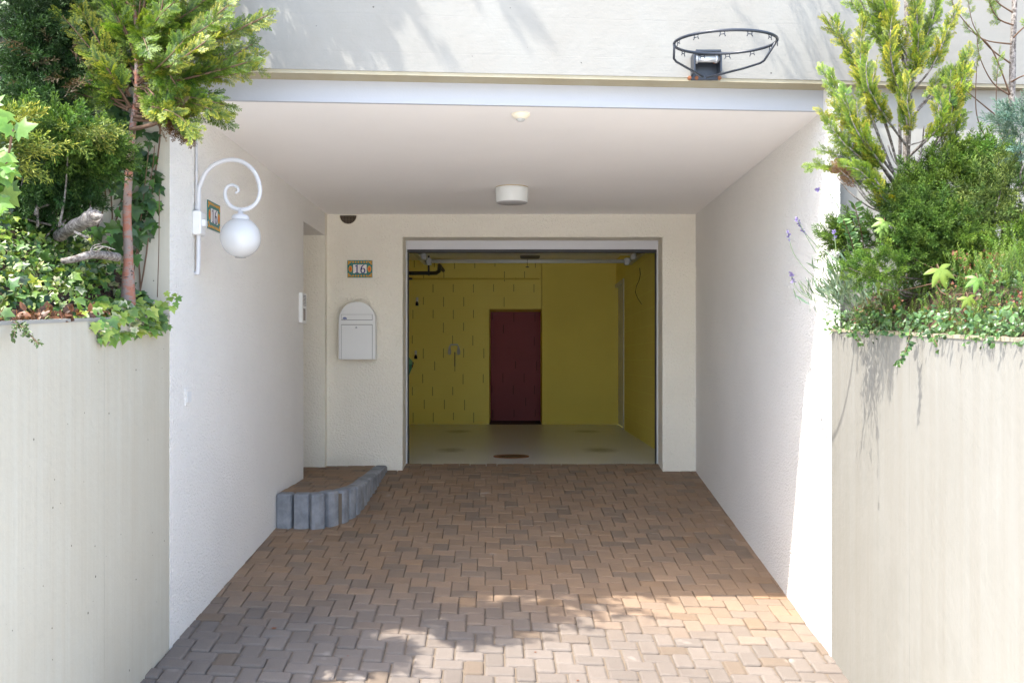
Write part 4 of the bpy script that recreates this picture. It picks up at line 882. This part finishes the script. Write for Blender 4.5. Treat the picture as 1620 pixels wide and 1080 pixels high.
# dead wood on the bed
lg = empty('log', PP(125, 360, 2.9), 'weathered grey cut log lying on the ivy left of the trunk', 'log')
t = MB(); ln = curve3([PP(92, 374, 3.0), PP(105, 366, 2.95), PP(125, 355, 2.88), PP(140, 347, 2.83), PP(152, 343, 2.80)], 5)
t.tube(ln, [.024 + .010 * math.sin(i * .9) * .35 + .009 * i / 20 for i in range(len(ln))], 14); t.tube([PP(138, 345, 2.84), PP(143, 334, 2.82), PP(144, 328, 2.82)], [.02, .012, .004], 8); t.tube([PP(148, 342, 2.80), PP(158, 342, 2.77), PP(163, 340, 2.76)], [.022, .010, .003], 8); t.build('stem', M['bark_grey'], lg)
t = MB(); a, b = Vector(ln[-1]), Vector(ln[-4]); t.lathe([(.028, 0), (.022, .004), (0, .005)], a - (a - b).normalized() * .004, (a - b), 16); t.build('cut_face', mat('cut wood', (.42, .36, .30), .8), lg)
db = empty('dead_branch', PP(150, 410, 2.82), 'grey dead branch lying across the ivy against the red trunk', 'branch')
t = MB(); ln = curve3([PP(98, 413, 2.78), PP(118, 410, 2.78), PP(138, 404, 2.8), PP(160, 403, 2.86), PP(186, 407, 2.95)], 5); t.tube(ln, [.012 + .008 * i / 20 for i in range(len(ln))], 10); t.build('limb', M['bark_grey'], db)
t = MB()
for q in ([(140, 404), (150, 392), (165, 390), (182, 395)], [(142, 403), (146, 390), (158, 386)], [(150, 400), (158, 394), (166, 390)]): t.tube(curve3([PP(x, y, 2.81) for x, y in q], 4), .0025, 5)
for q in ([(118, 367), (130, 372), (139, 377)],): t.tube([PP(x, y, 2.8) for x, y in q], .006, 6)
t.build('twigs', M['bark_grey'], db)
# weed hanging over the left wall
wd = empty('weed_sprig', P(28, 508, 2.33), 'small weed sprig hanging over the left retaining wall', 'weed')
fb = FB(); t = MB(); ln = curve3([PP(16, 508, 2.36), PP(28, 512, 2.31), PP(42, 524, 2.29), PP(62, 545, 2.28)], 6); t.tube(ln, .0018, 5)
l2 = curve3([PP(28, 512, 2.31), PP(24, 524, 2.29), PP(20, 536, 2.28)], 6); l3 = curve3([PP(34, 515, 2.31), PP(40, 520, 2.29), PP(40, 530, 2.28)], 6); t.tube(l2, .0015, 5); t.tube(l3, .0015, 5)
lp = np.concatenate([np.repeat(q[2:], 4, axis=0) for q in (ln, l2, l3)]); lp = lp + R_.normal(0, .004, lp.shape); leaves(fb, [blade(.22, (.08, .13, .04), (.06, .10, .03), 3)], lp, (.2, -.3, -.3), .016, (.3, -.8, .5), .5, dspr=.9); fb.build('leaves', M['leaf'], wd); t.build('stems', M['twig'], wd)

# ---- right bed: golden cypress shrub
gcp = empty('golden_cypress', PP(1437, 420, 3.28), 'open golden cypress shrub with many upright stems beside the hoop', 'shrub')
fb = FB(); bw = MB()
gold = [make_frond(110 + k, (.035, .095, .010), (.52, .49, .045), 8, 4, .028) for k in range(3)]; midg = [make_frond(120 + k, (.04, .10, .012), (.30, .40, .04), 8, 4, .028) for k in range(3)]
tr = MB(); tr.tube(curve3([PP(1437, 430, 3.28), PP(1436, 330, 3.28), PP(1434, 240, 3.28), PP(1438, 150, 3.28), PP(1436, 60, 3.28), PP(1432, -60, 3.28)], 8), [.022 - .0003 * i for i in range(41)], 10)
tr.tube(curve3([PP(1424, 420, 3.26), PP(1420, 320, 3.24), PP(1424, 230, 3.24), PP(1420, 140, 3.24)], 8), [.013 - .0003 * i for i in range(25)], 8); tr.build('trunk', M['bark_grey'], gcp)
S = [([(1420, 260, 3.25), (1390, 170, 3.15), (1345, 90, 3.1), (1308, 30, 3.1)], gold, .38), ([(1425, 300, 3.2), (1380, 190, 3.05), (1362, 110, 3.0), (1364, 35, 3.0)], gold, .4), ([(1436, 150, 3.26), (1405, 80, 3.2), (1370, 35, 3.2), (1345, 0, 3.2)], midg, .35), ([(1436, 120, 3.26), (1420, 60, 3.1), (1408, 10, 3.05), (1402, -40, 3.05)], gold, .2),
     ([(1434, 180, 3.26), (1415, 120, 3.05), (1408, 70, 2.98), (1412, 20, 2.98)], gold, .2), ([(1437, 160, 3.27), (1450, 90, 3.1), (1448, 30, 3.05), (1440, -30, 3.05)], gold, .2), ([(1437, 130, 3.3), (1462, 70, 3.3), (1478, 20, 3.32), (1490, -40, 3.34)], midg, .2), ([(1437, 150, 3.28), (1472, 110, 3.15), (1495, 60, 3.1), (1512, 20, 3.1)], gold, .35),
     ([(1438, 190, 3.28), (1470, 150, 3.3), (1490, 120, 3.32), (1505, 110, 3.35)], midg, .35), ([(1465, 215, 3.2), (1495, 190, 3.1), (1520, 140, 3.05), (1532, 85, 3.05)], gold, .3), ([(1465, 250, 3.2), (1490, 215, 3.1), (1505, 180, 3.05), (1510, 130, 3.05)], gold, .25), ([(1437, 235, 3.25), (1390, 170, 3.0), (1380, 140, 2.95), (1385, 105, 2.95)], gold, .35),
     ([(1425, 290, 3.2), (1370, 215, 3.05), (1335, 160, 3.05), (1315, 120, 3.1)], midg, .35), ([(1425, 310, 3.2), (1375, 235, 3.0), (1340, 195, 2.95), (1318, 170, 2.95)], gold, .35), ([(1425, 320, 3.2), (1365, 250, 2.98), (1330, 215, 2.95), (1303, 178, 2.95)], gold, .45), ([(1430, 330, 3.2), (1370, 280, 3.0), (1335, 250, 2.95), (1305, 240, 2.95)], midg, .4),
     ([(1425, 300, 3.15), (1380, 240, 2.9), (1360, 200, 2.85), (1355, 160, 2.85)], gold, .35), ([(1436, 260, 3.2), (1440, 200, 3.0), (1435, 160, 2.95), (1440, 125, 2.95)], gold, .4), ([(1440, 300, 3.2), (1480, 260, 3.1), (1500, 235, 3.05), (1520, 180, 3.05)], midg, .5), ([(1436, 250, 3.22), (1470, 215, 3.05), (1485, 190, 3.0), (1482, 150, 3.0)], gold, .4),
     ([(1430, 330, 3.1), (1405, 320, 2.95), (1395, 310, 2.9), (1388, 285, 2.9)], gold, .3), ([(1436, 70, 3.28), (1450, 10, 3.28), (1456, -50, 3.28)], midg, .1), ([(1436, 90, 3.28), (1390, 20, 3.25), (1370, -40, 3.25)], midg, .3), ([(1425, 330, 3.1), (1390, 300, 2.9), (1360, 270, 2.85), (1330, 262, 2.85)], midg, .4), ([(1425, 345, 3.1), (1380, 325, 2.9), (1350, 290, 2.85), (1325, 265, 2.9)], cyp_br, .75)]
for rep in range(2):
  for pts, pr, t0 in S:
    jx, jy, jd = (0, 0, 0) if not rep else (R_.normal(0, 12), R_.normal(0, 12), R_.normal(.03, .05)); n_ = len(pts) - 1
    branch([PP(x + jx * i / n_, y + jy * i / n_, 3.27 + (d - 3.27) * .55 + jd * i / n_) for i, (x, y, d) in enumerate(pts)], t0, .0105, .085, (.1, -.9, .2), pr if not rep or pr is cyp_br else midg, .006, ang=32, taper=.35, jit=.9)
for q in ([(1436, 300), (1470, 290), (1495, 270)], [(1436, 330), (1465, 330), (1478, 305), (1482, 280)], [(1420, 330), (1400, 330), (1360, 290), (1330, 270)], [(1436, 320), (1410, 300), (1400, 290)], [(1425, 345), (1380, 330), (1345, 305), (1325, 280)], [(1436, 280), (1415, 255), (1405, 230)], [(1436, 270), (1455, 250), (1462, 200)], [(1437, 230), (1462, 222), (1490, 200)]):
    bw.tube(curve3([PP(x, y, 3.15 + .02 * i) for i, (x, y) in enumerate(q)], 5), .0035, 5)
fb.build('crown', M['leaf'], gcp); bw.build('branches', M['bark_grey'], gcp)

# thin bare-stemmed tree at the right edge
tt_ = empty('slender_tree', PP(1592, 420, 3.35), 'slender bare stemmed conifer with curved thin branches at the right edge', 'tree')
t = MB(); t.tube(curve3([PP(1590, 430, 3.35), PP(1592, 250, 3.35), PP(1600, 160, 3.35), PP(1603, 60, 3.35), PP(1606, -40, 3.35), PP(1610, -300, 3.35)], 8), [.021 - .0003 * i for i in range(41)], 10); t.build('trunk', M['bark_grey'], tt_)
fb = FB(); bw = MB(); thin = [make_frond(130 + k, (.06, .12, .02), (.30, .36, .05), 8, 3, .03) for k in range(2)]
for q, t0 in (([(1598, 150), (1570, 80), (1540, 50), (1512, 15), (1500, -20)], .8), ([(1598, 100), (1565, 75), (1540, 40), (1530, -10)], .75), ([(1597, 200), (1560, 170), (1530, 145), (1505, 120)], .97), ([(1596, 150), (1570, 130), (1550, 90), (1545, 50)], .7), ([(1594, 240), (1565, 225), (1545, 180), (1545, 110), (1548, 95)], .85), ([(1594, 236), (1580, 200), (1576, 150), (1580, 90)], .75), ([(1603, 60), (1625, 40), (1650, 35)], .4), ([(1602, 20), (1575, 0), (1560, -40)], .3), ([(1603, 40), (1580, 30), (1566, 5), (1570, -20)], .3), ([(1600, 130), (1620, 120), (1650, 118)], .5), ([(1600, 70), (1560, 64), (1530, 45)], .9)):
    branch([PP(x, y, 3.33 - .04 * i) for i, (x, y) in enumerate(q)], t0, .018, .085, (0, -.9, .2), thin, .0045, ang=35)
for h in np.arange(1.9, 3.0, .06):
    p = np.array(V(2.47, 3.35, h)); a = R_.uniform(0, 6.28); L = R_.uniform(.2, .45); d = np.array((math.cos(a), math.sin(a) * .4 - .1, 0)); branch([p, p + d * L * .5 + np.array((0, 0, .1)), p + d * L + np.array((0, 0, .25))], .3, .05, .12, (0, -.4, .9), cyp_lo, .004)
fb.build('crown', M['leaf'], tt_); bw.build('branches', M['twig'], tt_)

# juniper masses
bush('juniper_shrub', 'dense mid green juniper shrub in the middle of the right bed', PP(1500, 440, 3.1), [
    (1505, 305, 3.2, 68, 62, .18, 380, (0, -.5, .5), .55, .11, jun, .6, 1.3), (1450, 365, 3.05, 60, 48, .15, 330, (-.2, -.5, .4), .55, .10, jun_g, .6, 1.3), (1480, 390, 3.0, 75, 40, .14, 260, (-.1, -.6, .4), .6, .10, jun_g, .8, 1.4), (1385, 425, 2.95, 55, 22, .1, 120, (-.4, -.6, .4), .5, .08, jun, .8, 1.5), (1352, 378, 3.2, 36, 24, .1, 110, (-.7, -.4, .3), .35, .10, jun, .7, 1.4), (1440, 320, 3.15, 50, 40, .1, 120, (0, -.5, .4), .5, .10, jun, .6, 1.2)])
bush('feathery_juniper', 'pale feathery juniper filling the right edge above the heath', PP(1600, 450, 3.0), [
    (1590, 330, 3.0, 60, 70, .15, 260, (0, -.5, .5), .55, .11, [make_plume(140 + k, (.04, .075, .02), (.24, .32, .07), 22, 4) for k in range(3)], .6, 1.3), (1560, 270, 3.15, 50, 40, .12, 130, (-.1, -.4, .7), .4, .11, jun, .7, 1.4), (1620, 400, 2.9, 50, 40, .12, 130, (-.2, -.5, .3), .5, .10, jun, .7, 1.4), (1530, 400, 2.95, 40, 30, .1, 90, (-.1, -.5, .4), .5, .09, jun, .7, 1.4)])
bush('blue_juniper', 'blue green juniper sprays beside the slender tree at the right edge', PP(1625, 330, 3.0), [(1608, 195, 2.9, 26, 24, .1, 60, (-.7, -.4, .3), .4, .09, jun_bl, .7, 1.3), (1630, 220, 2.9, 20, 30, .1, 40, (-.5, -.4, .3), .4, .10, jun_bl, .7, 1.3)])

# ground cover on the right bed
coto = [blade(.30, (.05, .11, .035), (.025, .06, .02), 3), blade(.30, (.07, .14, .04), (.04, .08, .025), 3), blade(.28, (.09, .17, .045), (.06, .12, .03), 3)]
fb = FB()
leaves(fb, coto, bedpts(3600, moundR, 1.655, 2.3, 1.9, 3.56, -.06, .04, lambda x, d: R_.random() < .35 + .65 * (math.sin(6 * d) > -.2)), (-.4, -.4, .3), .024, (-.4, -.6, .8), .55, .7, 1.3, .9)
leaves(fb, coto, bedpts(1100, lambda x, d: hR(d) + .04, 1.615, 1.70, 1.95, 3.56, -.05, .07, lambda x, d: True), (-.6, -.3, -.2), .024, (-.7, -.6, .5), .5, .7, 1.35, .8)
fb.build('cotoneaster_cover', M['gloss_leaf'], label='small glossy dark leaves of cotoneaster spilling over the right wall top', cat='ground cover', kind='stuff')
shoot = []
for k in range(3):
    r = np.random.default_rng(150 + k); v = []; f = []; c = []
    for i in range(46):
        t = i / 46; a = i * 2.4; L = .17 * (1 - .5 * t); d = np.array((math.cos(a) * .75, .65, math.sin(a) * .75)); x = np.cross(d, (0, 1, 0)); x /= np.linalg.norm(x); p = np.array((0, t, 0)); b = len(v)
        v += [p, p + d * L * .5 + x * .014, p + d * L, p + d * L * .5 - x * .014]; f.append((b, b + 1, b + 2, b + 3)); g_ = lerp3((.035, .075, .012), (.15, .25, .03), t); c += [g_] * 4
    shoot.append((np.array(v), np.array(f), np.array(c)))
fb = FB(); hp_ = bedpts(2000, moundR, 1.69, 2.35, 2.0, 3.45, -.06, .04, lambda x, d: True)
m_ = len(hp_); dd = unit(np.array((-.15, -.35, 1.0)) + R_.normal(0, .28, (m_, 3)))
wh = R_.integers(0, 3, m_)
for k in range(3): q = wh == k; fb.put(shoot[k], frames(dd[q], unit(R_.normal(0, 1, (q.sum(), 3))), R_.uniform(.06, .12, q.sum())), hp_[q], tints(q.sum(), .7, 1.3))
bud = fan([(.5 * math.cos(a), .5 + .5 * math.sin(a)) for a in np.linspace(0, 6.28, 7)[:-1]], (0, .5), (.22, .085, .05), (.15, .055, .03), .5)
bp_ = hp_[R_.integers(0, m_, 260)]; cl_ = np.repeat(bp_, 8, axis=0) + R_.normal(0, .009, (2080, 3)) + np.array((0, -.015, .05))
leaves(fb, [bud], cl_, (0, -.3, 1), .011, (-.2, -.8, .6), .8, .6, 1.5, 1.0)
fb.build('heath_cover', M['leaf'], label='heath shoots with dry russet flower clusters along the right bed', cat='ground cover', kind='stuff')
# hanging cotoneaster runners, each a plant of its own
for (q, lab) in (([(1440, 520, 2.80), (1436, 545, 2.76), (1430, 560, 2.75), (1418, 576, 2.75)], 'short leafy runner hanging over the right wall beside the longest one'), ([(1468, 515, 2.72), (1480, 540, 2.68), (1490, 556, 2.66), (1507, 574, 2.66)], 'longest leafy runner hanging over the right wall top'),
                 ([(1345, 515, 3.25), (1350, 530, 3.22), (1362, 545, 3.2)], 'small leafy runner drooping over the right wall near the porch corner'), ([(1580, 525, 2.4), (1575, 535, 2.37), (1570, 542, 2.36)], 'tiny leafy runner drooping over the right wall at the picture edge')):
    o = empty('hanging_runner', PP(*q[0]), lab, 'runner', 'runners hanging over the right wall'); ln = curve3([PP(*e) for e in q], 7); t = MB(); t.tube(ln, .0016, 5); t.build('stem', M['twig'], o)
    fb = FB(); lp = np.repeat(ln[2:], 2, axis=0); leaves(fb, coto, lp + R_.normal(0, .006, lp.shape), (.1, -.3, -.5), .024, (-.2, -.9, .3), .4, .8, 1.4, .8); fb.build('leaves', M['gloss_leaf'], o)
# virginia creeper leaves
pal = make_palmate((.15, .25, .045), (.21, .32, .06))
vc = empty('virginia_creeper', PP(1490, 430, 2.75), 'virginia creeper with pale five fingered leaves scattered over the heath', 'creeper')
st = MB(); prev = None
for (x, y, d, s, tilt) in ((1387, 434, 3.15, 30, 0), (1485, 425, 2.75, 34, 20), (1547, 440, 2.6, 26, -20), (1531, 470, 2.6, 22, 10), (1582, 488, 2.5, 26, 0), (1585, 430, 2.6, 22, 30), (1400, 350, 3.0, 24, -40), (1395, 360, 3.0, 20, 30)):
    c = PP(x, y, d); fb = FB(); a = math.radians(tilt)
    fb.put(pal, frames(np.array([(math.sin(a), -.35, -math.cos(a))]), np.array([(-.15, -1, .55)]), [s / F * d]), c[None], tints(1, .9, 1.15)); fb.build('leaf', M['leaf'], vc)
    b = c + np.array((.03, .10, -.05)); st.tube(curve3([b, c + np.array((.01, .04, .02)), c], 4), .0018, 5)
    if prev is not None: st.tube(curve3([prev, (prev + b) / 2 + np.array((0, .08, -.02)), b], 5), .0022, 5)
    prev = b
st.build('stems', M['twig'], vc)
# young upright shoots
ys = empty('privet_shoots', PP(1365, 430, 3.1), 'upright leafy green shoots against the sunlit wall at the right bed', 'shrub')
fb = FB(); st = MB()
for q in ([(1368, 400, 3.15), (1362, 365, 3.1), (1352, 325, 3.08)], [(1352, 400, 3.1), (1345, 375, 3.05), (1334, 348, 3.03)]):
    ln = curve3([PP(*e) for e in q], 8); st.tube(ln, .002, 5); lp = np.repeat(ln[1:], 2, axis=0); sgn = np.tile([1, -1], len(lp) // 2); n_ = len(lp)
    fb.put(coto[2], frames(np.stack([sgn * .8, np.full(n_, -.3), np.full(n_, .45)], 1) + R_.normal(0, .25, (n_, 3)), np.tile((0, -.7, .7), (n_, 1)) + R_.normal(0, .3, (n_, 3)), R_.uniform(.026, .042, n_)), lp, tints(n_, .9, 1.5))
fb.build('leaves', M['leaf'], ys); st.build('stems', M['twig'], ys)
# lavender
lav = empty('lavender', PP(1340, 470, 3.1), 'lavender with grey green stems and purple spikes leaning over the porch edge', 'lavender')
st = MB(); gs = mat('lavender stem', (.20, .27, .13), .7)
spk = mat('lavender flower', (.17, .135, .27), .8)
for (q, L) in (([(1335, 465, 3.1), (1310, 420, 3.0), (1290, 398, 2.95), (1268, 360, 2.92)], 30), ([(1335, 468, 3.1), (1290, 440, 2.95), (1258, 405, 2.9), (1247, 372, 2.88)], 12), ([(1335, 472, 3.1), (1300, 478, 2.95), (1265, 462, 2.9), (1253, 438, 2.88)], 20), ([(1340, 455, 3.1), (1325, 420, 3.02), (1322, 390, 3.0), (1320, 372, 3.0)], 14), ([(1335, 460, 3.1), (1300, 400, 2.98), (1275, 370, 2.93), (1262, 348, 2.9)], 8), ([(1345, 420, 3.15), (1335, 350, 3.05), (1315, 310, 3.0), (1296, 300, 2.98)], 8)):
    ln = curve3([PP(*e) for e in q], 8); st.tube(ln, .0016, 5); d = ln[-1] - ln[-3]; d = d / np.linalg.norm(d)
    f2 = FB(); n_ = 14 * L // 10; tt2 = R_.uniform(0, 1, n_); pos = ln[-1] + d * (tt2[:, None] - .5) * L / F * 2.9; f2.put((blade(.35, (1, 1, 1), (1, 1, 1), 2)), frames(unit(d + R_.normal(0, .8, (n_, 3))), unit(R_.normal(0, 1, (n_, 3))), R_.uniform(.008, .016, n_)), pos); f2.build('flower_spike', spk, lav)
st.build('stems', gs, lav)
fb = FB(); n_ = 420; b = PP(1338, 460, 3.08); pos = b + R_.normal(0, 1, (n_, 3)) * np.array((.07, .06, .05)); fb.put(blade(.06, (.22, .30, .20), (.16, .23, .14), 3), frames(unit(np.array((-.5, -.3, .8)) + R_.normal(0, .35, (n_, 3))), unit(R_.normal(0, 1, (n_, 3))), R_.uniform(.04, .09, n_)), pos, tints(n_)); fb.build('leaves', M['leaf'], lav)

# shrub on the terrace above the porch, out of the frame: its leaves shade the concrete
o = empty('terrace_juniper', V(1.05, 3.75, 2.7), 'juniper drooping over the top of the concrete wall above the hoop', 'shrub'); fb = FB()
n_ = 30; pos = np.stack([R_.uniform(.70, 1.15, n_), R_.uniform(3.25, 3.9, n_) * K, R_.uniform(2.55, 3.0, n_) + EZ], 1); fb.put(jun[0], frames(unit(np.array((.2, -.7, .1)) + R_.normal(0, .4, (n_, 3))), unit(R_.normal(0, 1, (n_, 3))), R_.uniform(.15, .3, n_)), pos); fb.build('foliage', M['needle'], o)

# fallen leaves on the drive
for (x, y, s, a, lab) in ((429, 993, .030, .2, 'largest fallen brown leaf on the pavers at lower left'), (450, 842, .020, 1.0, 'brown leaf scrap by the first palisade stone'), (537, 886, .022, .4, 'curled brown leaf on the pavers left of centre'), (628, 825, .026, 1.4, 'dark leaf scrap on the pavers in front of the step'), (551, 1037, .016, 2.0, 'tiny russet leaf on the sunlit pavers by the shadow edge'), (849, 1031, .016, 2.6, 'tiny red brown leaf on the sunlit pavers at centre'), (912, 1076, .018, .7, 'orange scrap of leaf at the bottom of the picture')):
    d = 4.0
    for _ in range(30): d = (floor_h((x - CX) / F * d, d) + .006) * F / (CY - y)
    c = PP(x, y, d); fb = FB(); fb.put(lv[0], frames(np.array([(math.cos(a), math.sin(a), .12)]), np.array([(0, -.3, 1)]), [s]), c[None], np.array([[1.1, .8, .7]]))
    fb.build('fallen_leaf', M['leaf'], loc=c, label=lab, cat='fallen leaf', group='fallen leaves on the drive')
